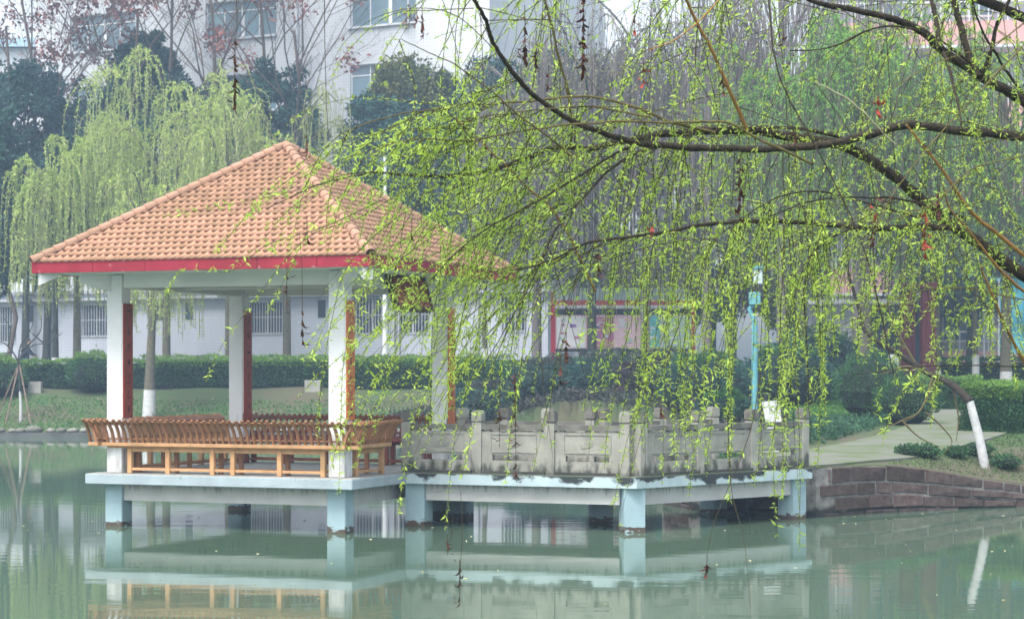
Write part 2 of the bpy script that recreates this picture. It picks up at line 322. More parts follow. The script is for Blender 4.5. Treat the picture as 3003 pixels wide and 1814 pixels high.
# stone retaining wall on the right bank: mortar body with proud stones
wt = thing('retaining_wall', 'low wall of reddish sandstone blocks with pale mortar along the right bank', 'wall', (5.1, 34.2, 0))
wpts = np.array([(2.7, 36), (3.1, 34.22), (4.95, 32.57), (6.2, 33.62), (7.7, 34.52), (9.3, 35.32), (11.5, 35.9), (14, 36.3)])
def along(pts, s):
    d = np.linalg.norm(np.diff(pts, axis=0), axis=1); c = np.concatenate([[0], np.cumsum(d)]); s = min(max(s, 0), c[-1] - 1e-6); i = int(np.searchsorted(c, s, side='right') - 1)
    t = (s - c[i]) / d[i]; return pts[i] + t * (pts[i + 1] - pts[i]), (pts[i + 1] - pts[i]) / d[i]
tot = np.linalg.norm(np.diff(wpts, axis=0), axis=1).sum(); org = np.array([5.1, 34.2])
body = MB()
for a, b_ in zip(wpts[:-1], wpts[1:]):
    d = norm(b_ - a); nrm = np.array([-d[1], d[0]])
    q = [a, b_, b_ + nrm * .5, a + nrm * .5]; zt = [float(wall_top(p[0])) for p in q]
    v = [(p[0] - org[0], p[1] - org[1], -1) for p in q] + [(p[0] - org[0], p[1] - org[1], z - .015) for p, z in zip(q, zt)]
    body.add(v, [(0, 1, 5, 4), (1, 2, 6, 5), (2, 3, 7, 6), (3, 0, 4, 7), (4, 5, 6, 7)])
body.build('mortar_core', M_mortar, wt)
rr = random.Random(3)
fr_c = [0, .25, .50, .73, 1.0]; ZB = -.16
for k in range(4):
    s = rr.uniform(0, .2)
    while s < tot - .4:
        Lb = rr.uniform(.34, 1.0); a, da = along(wpts, s + .012); e, _ = along(wpts, s + Lb - .012)
        d = norm(e - a); nrm = np.array([-d[1], d[0]]); pr = rr.uniform(.008, .035); Lr = np.linalg.norm(e - a); g0_, g1_ = rr.uniform(.006, .022), rr.uniform(.006, .02)
        ta, te = float(wall_top(a[0])), float(wall_top(e[0])); zz = [ZB + (t_ - ZB) * fr_c[k + q_] + ((g0_ if q_ == 0 else -g1_) if not (k == 3 and q_) else 0) + (rr.uniform(-.012, .012) if 0 < k + q_ else 0) for t_, q_ in ((ta, 0), (te, 0), (te, 1), (ta, 1))]
        o = MB(); j = lambda: rr.uniform(-.01, .01); c = .016
        f = [(c, -pr, zz[0] + c), (Lr - c, -pr + j(), zz[1] + c), (Lr - c + j(), -pr, zz[2] - c), (c + j(), -pr + j(), zz[3] - c)]; m_ = [(Lr * .45, -pr - rr.uniform(0, .012), (zz[0] + zz[1] + zz[2] + zz[3]) / 4)]; g = [(0, .01, zz[0]), (Lr, .01, zz[1]), (Lr, .01, zz[2]), (0, .01, zz[3])]
        vv = [(x, y, z - zz[0]) for x, y, z in f + g + m_]
        o.add(vv, [(4, 5, 1, 0), (5, 6, 2, 1), (6, 7, 3, 2), (7, 4, 0, 3)]); o.add(vv, [(0, 1, 8), (1, 2, 8), (2, 3, 8), (3, 0, 8)])
        o.build('stone', M_wallw if k == 0 else M_wall, wt, (a[0] - org[0], a[1] - org[1], zz[0])).rotation_euler.z = math.atan2(d[1], d[0])
        s += Lb
# far bank kerb with rounded stones on top
kt = thing('bank_edging', 'low concrete kerb topped by a row of rounded mossy stones along the far shore', 'edging', (-10, 71.7, 0))
kb = MB(); kp = [(-60, 71.55), (-30, 71.6), (-14, 71.8), (-6, 71.3), (-1, 68.8), (2.3, 62.8), (4.3, 53.8), (3.85, 45), (3.5, 39), (2.6, 36)]
for a, b_ in zip(kp[:-1], kp[1:]):
    a = np.array(a); b_ = np.array(b_); d = norm(b_ - a); nr = np.array([-d[1], d[0]])
    q = [a, b_, b_ + nr * .5, a + nr * .5]; v = [(p[0] + 10, p[1] - 71.7, z) for z in (-1, .16) for p in q]
    kb.add(v, [(0, 1, 5, 4), (1, 2, 6, 5), (2, 3, 7, 6), (3, 0, 4, 7), (4, 5, 6, 7)])
kb.build('kerb', M_kerb, kt)
def rock_mesh(seed):
    r = np.random.default_rng(seed); mb = MB(); k = 7; rings = [(-.5, .6), (-.1, 1), (.35, .8), (.55, .3)]
    v = []
    for z, rad in rings:
        for j in range(k):
            a = j * 2 * math.pi / k; q = rad * r.uniform(.8, 1.15); v.append((q * math.cos(a), q * math.sin(a) * .8, z * r.uniform(.85, 1.1)))
    v.append((0, 0, .6)); f = []
    for i in range(3):
        for j in range(k): f.append((i * k + j, i * k + (j + 1) % k, (i + 1) * k + (j + 1) % k, (i + 1) * k + j))
    mb.add(v, f); mb.add(v, [(21 + j, 21 + (j + 1) % k, 28) for j in range(k)]); me = mb.mesh('stone', M_rock); me.shade_smooth(); return me
RK = [rock_mesh(i) for i in range(5)]
kpa = np.array(kp[1:]); s = 3.
while s < 38:
    a, d = along(kpa, s); w_ = rr.uniform(.16, .32); o = link('stone', rr.choice(RK), kt, (a[0] + 10 - d[1] * rr.uniform(.2, .34), a[1] - 71.7 + d[0] * rr.uniform(.2, .34), .16 + w_ * .35), (0, 0, rr.uniform(0, 6))); o.scale = (w_ * 1.15, w_ * 1.1, w_ * .8); s += w_ * 2
# ================================================================ PAVILION
c_, s_ = math.cos(math.radians(21.3)), math.sin(math.radians(21.3)); RZ = -math.radians(21.3)
PC = np.array([-3.61, 31.98])
def pl(x, y): return np.array([PC[0] + x * c_ + y * s_, PC[1] - x * s_ + y * c_])
pav = thing('pavilion', 'open square pavilion with clay tile roof and red eaves, standing on piers in the lake', 'pavilion', (*PC, 0), RZ)
A = 1.9; E = 2.83; ZE = 4.02; ZA = 5.96
MB().bbox(-2.27, 2.27, -2.27, 2.27, .655, .812, .012).build('platform_edge', M_edge, pav)
MB().bbox(-2.262, 2.262, -2.262, 2.262, .800, .818, .004).build('platform_floor', M_conc, pav)
for x in (-A, A):
    for y in (-A, A):
        MB().bbox(x - .15, x + .15, y - .15, y + .15, -1, .654, .012).build('pier', M_blue, pav)
        col = MB().bbox(x - .133, x + .133, y - .133, y + .133, .819, 3.86, .01).build('column', M_white, pav)
for sgn in (-1, 1):
    MB().box(-A + .151, A - .151, sgn * A - .1, sgn * A + .1, .40, .654).build('floor_beam', M_beam, pav)
    MB().box(sgn * A - .1, sgn * A + .1, -A + .151, A - .151, .40, .654).build('floor_beam', M_beam, pav)
    MB().bbox(-A + .134, A - .134, sgn * A - .09, sgn * A + .09, 3.66, 3.93).build('ring_beam', M_soffit, pav)
    MB().bbox(sgn * A - .09, sgn * A + .09, -A + .134, A - .134, 3.66, 3.93).build('ring_beam', M_soffit, pav)
MB().box(-.1, .1, -A + .101, A - .101, .45, .654).build('floor_beam', M_beam, pav)
MB().bbox(-A + .1, A - .1, -.08, .08, 3.70, 3.90).build('ceiling_beam', M_soffit, pav)
MB().bbox(-.08, .08, -A + .1, -.081, 3.70, 3.90).build('ceiling_beam', M_soffit, pav)
# roof: deck pyramid + fascia + rafters (z of top surface)
def roof_z(r): return ZE + (ZA - ZE) * (1 - r / E)    # r = chebyshev distance
dk = MB(); th = .07
dk.add([(-E, -E, ZE), (E, -E, ZE), (E, E, ZE), (-E, E, ZE), (0, 0, ZA)], [(0, 1, 4), (1, 2, 4), (2, 3, 4), (3, 0, 4)], 0)
dk.add([(-E, -E, ZE - th), (E, -E, ZE - th), (E, E, ZE - th), (-E, E, ZE - th), (0, 0, ZA - th)], [(1, 0, 4), (2, 1, 4), (3, 2, 4), (0, 3, 4)], 1)
roof = dk.build('roof', [M_tiled, M_soffit], pav)
f0 = E - .05; fz0, fz1 = 3.865, 4.035
for k in range(4):
    R = Matrix.Rotation(k * math.pi / 2, 4, 'Z'); mb = MB(); e2 = E + .01
    cuts = [-1, -.62, -.30, .02, .36, .70, 1]
    for a_, b_ in zip(cuts[:-1], cuts[1:]):
        g0 = 0 if a_ == -1 else .004; g1_ = 0 if b_ == 1 else .004; mb = MB()
        v = [(e2 * a_ + g0, -e2), (e2 * b_ - g1_, -e2), (f0 * b_ - g1_, -f0), (f0 * a_ + g0, -f0)]; vv = [Vector((x, y, z)) for z in (fz0, fz1) for x, y in v]; vv = [tuple(R @ q) for q in vv]
        mb.add(vv, [(0, 1, 5, 4), (2, 3, 7, 6), (4, 5, 6, 7), (3, 2, 1, 0), (1, 2, 6, 5), (3, 0, 4, 7)]); mb.build('fascia_board', M_red, roof)
    # hip rafter under the corner
    mb = MB(); a = (A - .05) ; r0 = E - .07
    dirv = Vector((-1, -1, 0)).normalized(); side = Vector((1, -1, 0)).normalized() * .075; vv = []
    for r, dz in ((1.72, .33), (r0, .30)):
        ztop = roof_z(r) - th - .002; 
        for sg in (-1, 1):
            for z in (ztop - .31, ztop): 
                p_ = Vector((-r, -r, 0)) + side * sg; vv.append(tuple(R @ Vector((p_.x, p_.y, z))))
    mb.add(vv, [(0, 1, 3, 2), (4, 6, 7, 5), (0, 4, 5, 1), (2, 3, 7, 6), (1, 5, 7, 3), (0, 2, 6, 4)]); mb.build('hip_rafter', M_white, roof)
    mb = MB(); v = [(-1.99, -1.99), (1.99, -1.99), (f0 - .001, -f0 + .001), (-f0 + .001, -f0 + .001)]; vv = [tuple(R @ Vector((x, y, z))) for z in (3.872, 3.892) for x, y in v]
    mb.add(vv, [(1, 0, 4, 5), (3, 2, 6, 7), (4, 7, 6, 5), (3, 0, 1, 2), (2, 1, 5, 6), (0, 3, 7, 4)]); mb.build('soffit', M_soffit, roof)
    mb = MB(); vv = []
    for r, zb_ in ((A + .10, 3.60), (A + .42, 3.74)):
        for sg in (-1, 1):
            for z in (zb_, 3.871): p_ = Vector((-r, -r, 0)) + side * .8 * sg; vv.append(tuple(R @ Vector((p_.x, p_.y, z))))
    mb.add(vv, [(0, 1, 3, 2), (4, 6, 7, 5), (0, 4, 5, 1), (2, 3, 7, 6), (1, 5, 7, 3), (0, 2, 6, 4)]); mb.build('column_bracket', M_white, roof)
# tiles
slope = math.atan2(ZA - ZE, E); Ls = math.hypot(E, ZA - ZE); NR = 22; ex = Ls / NR; TW = .1275
def tile_geo():
    xs_ = np.linspace(-TW / 2, TW / 2, 9); u = xs_ / TW
    z = .014 + .0145 * np.cos((u - .08) * 2 * math.pi) + .003 * np.cos((u - .2) * 4 * math.pi)
    top = np.stack([xs_, np.full(9, ex * 1.12), z + .0], -1); low = np.stack([xs_, np.zeros(9), z + .017], -1); lip = np.stack([xs_, np.full(9, .022), np.full(9, -.012)], -1)
    v = np.vstack([low, top, lip]); i = np.arange(8)
    return v, np.vstack([np.stack([i, i + 1, i + 10, i + 9], -1), np.stack([i + 18, i + 19, i + 1, i], -1)])
TV, TF = tile_geo(); tme = MB().add(TV, TF).mesh('roof_tile', M_tile); tme.shade_smooth(); 
import itertools
slots = {0: [], 1: [], 2: [], 3: []}
for r_ in range(NR):
    rc = E * (1 - (r_ + .35) / NR); off = (r_ % 2) * TW / 2; k0 = int(rc / TW) + 1
    for k in range(-k0 - 1, k0 + 2):
        xc = k * TW + off
        if abs(xc) <= rc + .015: 
            for f_ in range(4): slots[f_].append((xc + random.uniform(-.003, .003), r_))
single = set(sorted(slots[0], key=lambda t: t[1])[:298])
for f_ in range(4):
    R = Matrix.Rotation(f_ * math.pi / 2, 4, 'Z'); mb = MB()
    for (xc, r_) in slots[f_]:
        dd = r_ * ex - .018; y = -E + dd * math.cos(slope); z = ZE + dd * math.sin(slope) + .004
        Mx = R @ Matrix.Translation((xc, y, z)) @ Matrix.Rotation(slope + random.uniform(-.022, .022), 4, 'X') @ Matrix.Rotation(random.uniform(-.03, .03), 4, 'Z')
        if f_ == 0 and (xc, r_) in single:
            o = link('roof_tile', tme, roof); o.matrix_local = Mx
        else:
            m3 = np.array(Mx.to_3x3()); mb.add(TV @ m3.T + np.array(Mx.translation), TF)
    o = mb.build('tile_field', M_tile, roof, kind='stuff'); o.data.shade_smooth()
# hip caps
def cap_geo(L_, r0, r1):
    k = 9; th_ = np.linspace(-.25, math.pi + .25, k); v = []
    for y, r in ((0, r0), (.02, r0), (L_, r1)):
        for t in th_: v.append((r * math.cos(t), y, r * math.sin(t) * .95))
    for t in th_: v.append(((r0 - .014) * math.cos(t), 0, (r0 - .014) * math.sin(t) * .95))
    f = []
    for i in range(2):
        for j in range(k - 1): f.append((i * k + j, i * k + j + 1, (i + 1) * k + j + 1, (i + 1) * k + j))
    for j in range(k - 1): f.append((27 + j, 27 + j + 1, j + 1, j))
    return v, f
hipL = math.sqrt(2 * E * E + (ZA - ZE) ** 2); NC = 23; cv, cf = cap_geo(hipL / NC * 1.15, .085, .066); cme = MB().add(cv, cf).mesh('ridge_tile', M_cap); cme.shade_smooth()
for k in range(4):
    a0 = math.pi / 4 + k * math.pi / 2; cor = Vector((E * math.copysign(1, math.cos(a0)), E * math.copysign(1, math.sin(a0)), ZE)); d = (Vector((0, 0, ZA)) - cor).normalized()
    X = d.cross(Vector((0, 0, 1))).normalized(); Z = X.cross(d); B = Matrix((X, d, Z)).transposed().to_4x4()
    for i in range(NC):
        o = link('ridge_tile', cme, roof); o.matrix_local = Matrix.Translation(cor + d * (i * hipL / NC) + Z * .028) @ B @ Matrix.Rotation(random.uniform(-.02, .02), 4, 'Z')
mb = MB(); v = [(.1 * math.cos(t), .1 * math.sin(t), ZA - .04) for t in np.arange(8) * math.pi / 4] + [(.06 * math.cos(t), .06 * math.sin(t), ZA + .07) for t in np.arange(8) * math.pi / 4] + [(0, 0, ZA + .1)]
mb.add(v, [(j, (j + 1) % 8, 8 + (j + 1) % 8, 8 + j) for j in range(8)]).add(v, [(8 + j, 8 + (j + 1) % 8, 16) for j in range(8)]); mb.build('apex_cap', M_cap, roof, smooth=True)
# couplet boards on the columns' right faces (carved dark strokes, too faint to read)
for (x, y, m, has) in ((-A, -A, M_board, 1), (A, -A, M_board2, 1), (-A, A, M_board, 1), (A, A, M_board2, 1)):
    bd = MB().bbox(x + .150, x + .178, y - .135, y + .125, 1.66 if y < 0 else 1.5, 3.42, .006).build('couplet_board', m, pav)
    MB().box(x + .134, x + .149, y - .125, y - .10, 1.66, 3.42).build('batten', M_frame, bd)
    g = MB(); rg = random.Random(int(x * 10 + y * 7 + 99))
    for ch in range(7):
        zc_ = 3.25 - ch * .245
        for st in range(rg.randint(3, 5)):
            if rg.random() < .5: yy, zz, hw, hh = y, zc_ + rg.uniform(-.07, .07), rg.uniform(.03, .055), .006
            else: yy, zz, hw, hh = y + rg.uniform(-.035, .035), zc_, .006, rg.uniform(.03, .07)
            g.box(x + .1785, x + .1805, yy - hw, yy + hw, zz - hh, zz + hh)
    g.build('carved_strokes', M_glyph, bd)
# name plaque hanging under the right eave
pb = MB(); Mt = Matrix.Translation((2.12, .1, 3.60)) @ Matrix.Rotation(-.28, 4, 'Y')
pb.box(-.03, .03, -.62, .62, -.23, .23, 0, Mt); plq = pb.build('name_plaque', M_board, pav)
pf = MB()
for a_ in ((-.05, .045, -.68, .68, .231, .29), (-.05, .045, -.68, .68, -.29, -.231), (-.05, .045, -.68, -.621, -.23, .23), (-.05, .045, .621, .68, -.23, .23)): pf.box(*a_, 0, Mt)
pf.build('plaque_frame', M_glyph, plq)
for y in (-.4, .6): MB().tube([(2.07, y, 3.87), (2.04, y, 4.1)], .012, 5).build('hanger', M_dark, plq)
# benches with curved backs
prof = [(0, 1.275), (-.035, 1.36), (-.06, 1.44), (-.10, 1.51), (-.165, 1.585), (-.235, 1.645)]
def slat_mesh(m):
    mb = MB(); v = []
    for i, (o_, z) in enumerate(prof):
        for dy in (-.02, .02):
            for dx in (-.018, .018): v.append((dx, o_ + dy * .9, z + dy * .35))
    f = []
    for i in range(len(prof) - 1):
        a = i * 4; f += [(a, a + 1, a + 5, a + 4), (a + 1, a + 3, a + 7, a + 5), (a + 3, a + 2, a + 6, a + 7), (a + 2, a, a + 4, a + 6)]
    k = len(v) - 4; f += [(0, 2, 3, 1), (k, k + 1, k + 3, k + 2)]
    mb.add(v, f); return mb.mesh('back_slat', m)
def bench(ang, x0, x1, wd, wp, label, legs, back_x0=None, back_x1=None, scl=1.0):
    bt = MB().bbox(x0, x1, -2.06, -1.70, 1.205, 1.25, .006).build('bench', wp, pav); bt.rotation_euler.z = ang; bt['label'] = label
    b0 = x0 - .28 if back_x0 is None else back_x0; b1 = x1 + .28 if back_x1 is None else back_x1
    sl = slat_mesh(wd); nn = int((b1 - b0) / .104)
    for i in range(nn + 1):
        o = link('back_slat', sl, bt, (b0 + (b1 - b0) * i / nn, -2.09, 0)); o.rotation_euler.z = random.uniform(-.05, .05); o.scale.z = 1 + random.uniform(-.004, .004)
    MB().bbox(b0 - .03, b1 + .03, -2.13, -2.065, 1.236, 1.290, .006).build('lower_rail', wp, bt)
    mb = MB(); R = Matrix.Translation((0, -2.09 - .150, 1.600)) @ Matrix.Rotation(.75, 4, 'X'); mb.box(b0 - .04, b1 + .04, -.010, .008, -.05, .02, 0, R); mb.build('top_rail', wd, bt)
    mb = MB(); mb.bbox(b0 - .02, b1 + .02, -2.118, -2.075, 1.335, 1.362, .004); mb.build('middle_rail', wd, bt)
    for lx in legs: MB().bbox(lx - .038, lx + .038, -2.05, -1.975, .819, 1.204, .006).build('leg', wp, bt); MB().bbox(lx - .034, lx + .034, -1.80, -1.735, .819, 1.204, .006).build('leg', wd, bt)
    for a, b_ in zip(legs[:-1], legs[1:]):
        MB().bbox(a + .039, b_ - .039, -2.035, -1.995, .865, .905, .004).build('stretcher', wp, bt); MB().bbox(a + .039, b_ - .039, -2.04, -1.99, 1.15, 1.203, .004).build('apron', wp, bt)
        MB().bbox(a + .035, b_ - .035, -1.785, -1.75, .865, .905, .004).build('stretcher', wd, bt)
LG = [-1.62, -.95, -.18, .17, .96, 1.68]
bench(0, -2.0, 2.0, M_wood, M_wood2, 'bench along the front side of the pavilion', LG)
bench(-math.pi / 2, -1.72, 1.72, M_wood, M_wood2, 'bench along the left side of the pavilion', [-1.6, -.8, 0, .8, 1.6], -1.9, 2.2)
bench(math.pi, -1.98, 1.98, M_dwood, M_dwood, 'bench along the back side of the pavilion', LG, -2.1, 2.1)
bench(math.pi / 2, -1.72, -.62, M_wood, M_wood2, 'short bench at the right side of the pavilion', [-1.62, -.72], -2.2, -.62)
# ================================================================ FOOTBRIDGE (same local frame as the pavilion)
br = thing('footbridge', 'stone balustraded footbridge leading from the pavilion to the right bank', 'bridge', (*pl(2.3, 0), 0), RZ)
bo = np.array([2.3, 0])
DB = math.radians(64.5)    # second reach bends back, angle from the first reach's direction
uB = np.array([math.cos(DB), math.sin(DB)]); nB = np.array([-math.sin(DB), math.cos(DB)])
yF, yK = -.40, 1.75; xC = 6.0; LB = 4.12; Wd = yK - yF
def mitre(d): m_ = (np.array([0, 1.]) + nB); m_ = m_ / (1 + nB[1]); return np.array([xC, yF]) + m_ * d
F0 = np.array([2.275, yF]); F1 = mitre(0); F2 = F1 + uB * LB; K1 = mitre(Wd); K2 = K1 + uB * np.dot(F2 - K1, uB); K0 = np.array([2.275, yK])
def prism(poly, z0, z1, mb=None):
    mb = mb or MB(); k = len(poly); v = [(p[0] - bo[0], p[1], z) for z in (z0, z1) for p in poly]
    mb.add(v, [(j, (j + 1) % k, k + (j + 1) % k, k + j) for j in range(k)])
    for a, b_, c, d in ((0, 1, 4, 5), (1, 2, 3, 4)): mb.add(v, [(k + a, k + b_, k + c, k + d), (d, c, b_, a)])
    return mb
prism([F0, F1, F2, K2, K1, K0], .655, .812).build('deck_edge', M_edge2, br)
def ins(d): return [F0 + [0, d], mitre(d), mitre(d) + uB * (np.dot(F2 - mitre(d), uB)), mitre(Wd - d) + uB * (np.dot(F2 - mitre(Wd - d), uB)), mitre(Wd - d), K0 - [0, d]]
prism(ins(.01), .8121, .83).build('deck_paving', M_path, br)
def obox(p, d, L0, L1, w0, w1, z0, z1, mb, m=0, c=0):
    """box along direction d (2D) from point p"""
    nr = np.array([-d[1], d[0]]); v = []
    for z in (z0, z1):
        for (l, w_) in ((L0, w0), (L1, w0), (L1, w1), (L0, w1)): q = p + d * l + nr * w_; v.append((q[0] - bo[0], q[1], z))
    return mb.add(v, [(3, 2, 1, 0), (4, 5, 6, 7), (0, 1, 5, 4), (1, 2, 6, 5), (2, 3, 7, 6), (3, 0, 4, 7)], m)
U = np.array([1., 0])
def pier(p, d, sfx=''):
    mb = MB(); obox(p, d, -.16, .16, -.16, .16, -1, .654, mb); mb.build('pier', M_blue, br)
pF0 = F0 + [.12, .24]; pF1 = mitre(.24) ; pF2 = F2 + nB * .24 - uB * .22; pK0 = K0 + [.12, -.24]; pK1 = mitre(Wd - .24); pK2 = K2 - nB * .24 - uB * .22
mB = norm(U + uB)
for p, d in ((pF0, U), (pF1, mB), (pF2, uB), (pK0, U), (pK1, mB), (pK2, uB)): pier(p, d)
for a, b_ in ((pF0, pF1), (pF1, pF2), (pK0, pK1), (pK1, pK2), (pF1, pK1)):
    d = norm(b_ - a); L_ = np.linalg.norm(b_ - a); mb = MB(); obox(a, d, .162, L_ - .162, -.1, .1, .40, .654, mb); mb.build('beam', M_beam, br)
def post(p, d):
    mb = MB(); obox(p, d, -.075, .075, -.075, .075, .8301, 1.60, mb)
    pp = mb.build('balustrade_post', M_stone, br)
    mb = MB(); obox(p, d, -.06, .06, -.06, .06, 1.60, 1.625, mb); obox(p, d, -.082, .082, -.082, .082, 1.6251, 1.76, mb); obox(p, d, -.068, .068, -.068, .068, 1.7601, 1.785, mb)
    mb.build('post_cap', M_rail if (p[0] * 7.3) % 1 > .45 else M_stone, pp)
def panel(p0, p1, seed):
    d = norm(p1 - p0); L_ = np.linalg.norm(p1 - p0); a, e = .076, L_ - .076; mb = MB(); w_ = .045
    obox(p0, d, a, e, -.056, .056, .8702, .95, mb)                      # base course
    obox(p0, d, a, e, -w_, w_, .951, 1.03, mb); sw = .17
    obox(p0, d, a, a + sw, -w_, w_, 1.0301, 1.12, mb); obox(p0, d, e - sw, e, -w_, w_, 1.0301, 1.12, mb)
    obox(p0, d, a, e, -w_, w_, 1.1201, 1.47, mb)
    pn = mb.build('balustrade_panel', M_stone, br)
    mb = MB(); obox(p0, d, a, e, -.105, .09, .8303, .87, mb); mb.build('mouldy_kerb', M_mould, pn)
    mb = MB(); obox(p0, d, a, e, -.065, .065, 1.495, 1.575, mb); mb.build('handrail', M_rail, pn)
    for q in (a + .06, (a + e) / 2 - .04, e - .14): mb = MB(); obox(p0, d, q, q + .08, -.04, .04, 1.4701, 1.4949, mb); mb.build('rail_support', M_stone, pn)
    mb = MB(); i0, i1 = a + .14, e - .14
    for sgn in (-1, 1):
        wa, wb = (-w_ - .012, -w_) if sgn < 0 else (w_, w_ + .012)
        obox(p0, d, i0, i1, wa, wb, 1.425, 1.44, mb); obox(p0, d, i0, i1, wa, wb, 1.15, 1.165, mb); obox(p0, d, i0, i0 + .015, wa, wb, 1.1651, 1.4249, mb); obox(p0, d, i1 - .015, i1, wa, wb, 1.1651, 1.4249, mb)
    mb.build('moulding', M_stone, pn)
    rg = random.Random(seed); mb = MB(); cx = (a + e) / 2; nr = np.array([-d[1], d[0]])
    for k in range(9):                                               # carved plant sprigs
        an = math.radians(200 - k * 27 + rg.uniform(-8, 8)) if k < 8 else math.pi / 2; Lr = rg.uniform(.08, .15)
        pts = [(cx + math.cos(an) * Lr * t, 1.24 + math.sin(an) * Lr * .8 * t + .03 * t * t) for t in (0.05, .5, 1)]
        for sgn in (-1,):
            mb.tube([(p0[0] + d[0] * l + nr[0] * sgn * (w_ + .002) - bo[0], p0[1] + d[1] * l + nr[1] * sgn * (w_ + .002), z) for l, z in pts], [.008, .012, .004], 5)
    mb.build('carved_sprig', M_stone, pn)
def rail_run(p0, p1, n, seed, ends=(1, 1)):
    d = norm(p1 - p0)
    for i in range(n + 1):
        if (i == 0 and not ends[0]) or (i == n and not ends[1]): continue
        post(p0 + (p1 - p0) * i / n, d)
    for i in range(n): panel(p0 + (p1 - p0) * i / n, p0 + (p1 - p0) * (i + 1) / n, seed + i)
ri = .12
cF = mitre(ri)
rail_run(F0 + [-.02, ri], cF - [.13, 0], 3, 1); rail_run(cF + uB * .13, F2 + nB * ri - uB * .1, 3, 11)
cK = mitre(Wd - ri)
rail_run(K0 + [.1, -ri], cK - [.13, 0], 3, 21); rail_run(cK + uB * .13, K2 - nB * ri - uB * .1, 2, 31)
# ================================================================ APARTMENT BUILDING on the far side
th_b = math.radians(-27.0); B0 = np.array([-12.4, 92.0]); ub = np.array([math.cos(th_b), math.sin(th_b)])
bld = thing('apartment_building', 'large white tiled building with sliding windows behind the trees', 'building', (*B0, 1.7), th_b)
XL, XR, ZT, DEP = -12.1, 12.8, 24.5, 12.
FLH = 3.42; wins = []
for r_ in range(7):
    for cxw in ((-17.6 + 1.6, -8.05, -.1, 7.75) if r_ == 0 else (-8.05, -.1, 7.75)): wins.append((cxw, r_))
cols = [c for c in (-8.05, -.1, 7.75)]
WW, WH, SZ = 3.9, 1.72, 2.3    # window width, height, sill above base
def zrow(r_): return SZ + r_ * FLH
# façade built in strips around the openings
fb = MB(); xedges = [XL]
for c in cols: xedges += [c - WW / 2, c + WW / 2]
xedges.append(XR); zedges = [0]
for r_ in range(7): zedges += [zrow(r_), zrow(r_) + WH]
zedges.append(ZT); dpt = .3
for i in range(len(xedges) - 1):
    for j in range(len(zedges) - 1):
        if i % 2 == 1 and j % 2 == 1: continue
        fb.add([(xedges[i], 0, zedges[j]), (xedges[i + 1], 0, zedges[j]), (xedges[i + 1], 0, zedges[j + 1]), (xedges[i], 0, zedges[j + 1])], [(0, 1, 2, 3)])
for c in cols:
    for r_ in range(7):
        x0, x1, z0, z1 = c - WW / 2, c + WW / 2, zrow(r_), zrow(r_) + WH
        fb.add([(x0, 0, z0), (x1, 0, z0), (x1, dpt, z0), (x0, dpt, z0), (x0, 0, z1), (x1, 0, z1), (x1, dpt, z1), (x0, dpt, z1)], [(0, 1, 2, 3), (4, 7, 6, 5), (0, 3, 7, 4), (1, 5, 6, 2)])
fb.add([(XL, 0, 0), (XL, DEP, 0), (XL, DEP, ZT), (XL, 0, ZT), (XR, 0, 0), (XR, DEP, 0), (XR, DEP, ZT), (XR, 0, ZT)], [(0, 3, 2, 1), (4, 5, 6, 7), (3, 7, 6, 2), (1, 2, 6, 5)])
fb.build('wall', M_wtile, bld)
MB().box(XL - .02, XR, -.12, -.002, 19.6, 19.95).build('cornice', M_bwhite, bld)
MB().box(XR - 3.1, XR + .5, -.9, -.002, 0, ZT - 2).build('stair_bay', M_wtile, bld)
for c in cols:
    for r_ in range(7):
        x0, x1, z0, z1 = c - WW / 2, c + WW / 2, zrow(r_), zrow(r_) + WH; fr = MB(); t = .05; tz = z1 - .5
        fr.box(x0, x1, .12, .2, z0, z0 + t).box(x0, x1, .12, .2, z1 - t, z1).box(x0, x1, .12, .2, tz, tz + t)
        n4 = 4
        for k in range(n4 + 1):
            xx = x0 + (x1 - x0 - t) * k / n4; fr.box(xx, xx + t + (.12 if k == 2 else 0), .121, .199, z0 + t, tz - .001); 
            if k % 2 == 0 or r_ % 2: fr.box(xx, xx + t, .121, .199, tz + t, z1 - t)
        wf = fr.build('window', M_frame, bld)
        for k in range(n4):
            dk_ = (r_ == 5 and c < -5 and k == 2) or (r_ == 5 and c > 5 and k in (1, 3)) or (r_ == 5 and -2 < c < 2 and k == 3)
            xx = x0 + (x1 - x0) * k / n4; MB().box(xx + .03, xx + (x1 - x0) / n4 - .01, .15, .165, z0 + .04, tz).build('pane', M_dglass if dk_ else M_glass, wf)
        MB().box(x0 + .03, x1 - .03, .15, .165, tz + .04, z1 - .04).build('pane', M_glass, wf)
        MB().box(x0 - .08, x1 + .08, -.12, .1, z0 - .09, z0 - .001).build('sill', M_bwhite, wf)
MB().box(2.95, 3.07, -.15, -.03, 0, 20).build('downpipe', M_wpole, bld)
KB = 1.12; bld.scale = (KB, KB, KB); bld.location = (B0[0] * KB, B0[1] * KB, H + (1.7 - H) * KB)
def tf(px):
    m_ = (px * 1.21925 - CX) / F; return (92 * m_ + 12.4) / (ub[0] - ub[1] * m_)
def zf(py, t): return H - (py * 1.21925 - HY) * (92 + t * ub[1]) / F - 1.7
an = thing('annex_building', 'low white tiled annex with barred windows behind the far bank hedge', 'building', (*B0, 1.7), th_b)
XA, XB = -14.5, tf(1318); AT = 4.35
wn = [(tf(-45), tf(38), 2.05, 3.85), (tf(196), tf(262), 2.3, 3.85), (tf(600), tf(681), 2.35, 3.85), (tf(852), tf(935), 2.3, 3.95), (tf(948), tf(1032), 2.3, 3.95), (tf(1208), tf(1264), 2.35, 3.95)]
xe = [XA] + [q for w_ in wn for q in w_[:2]] + [XB]; fb = MB()
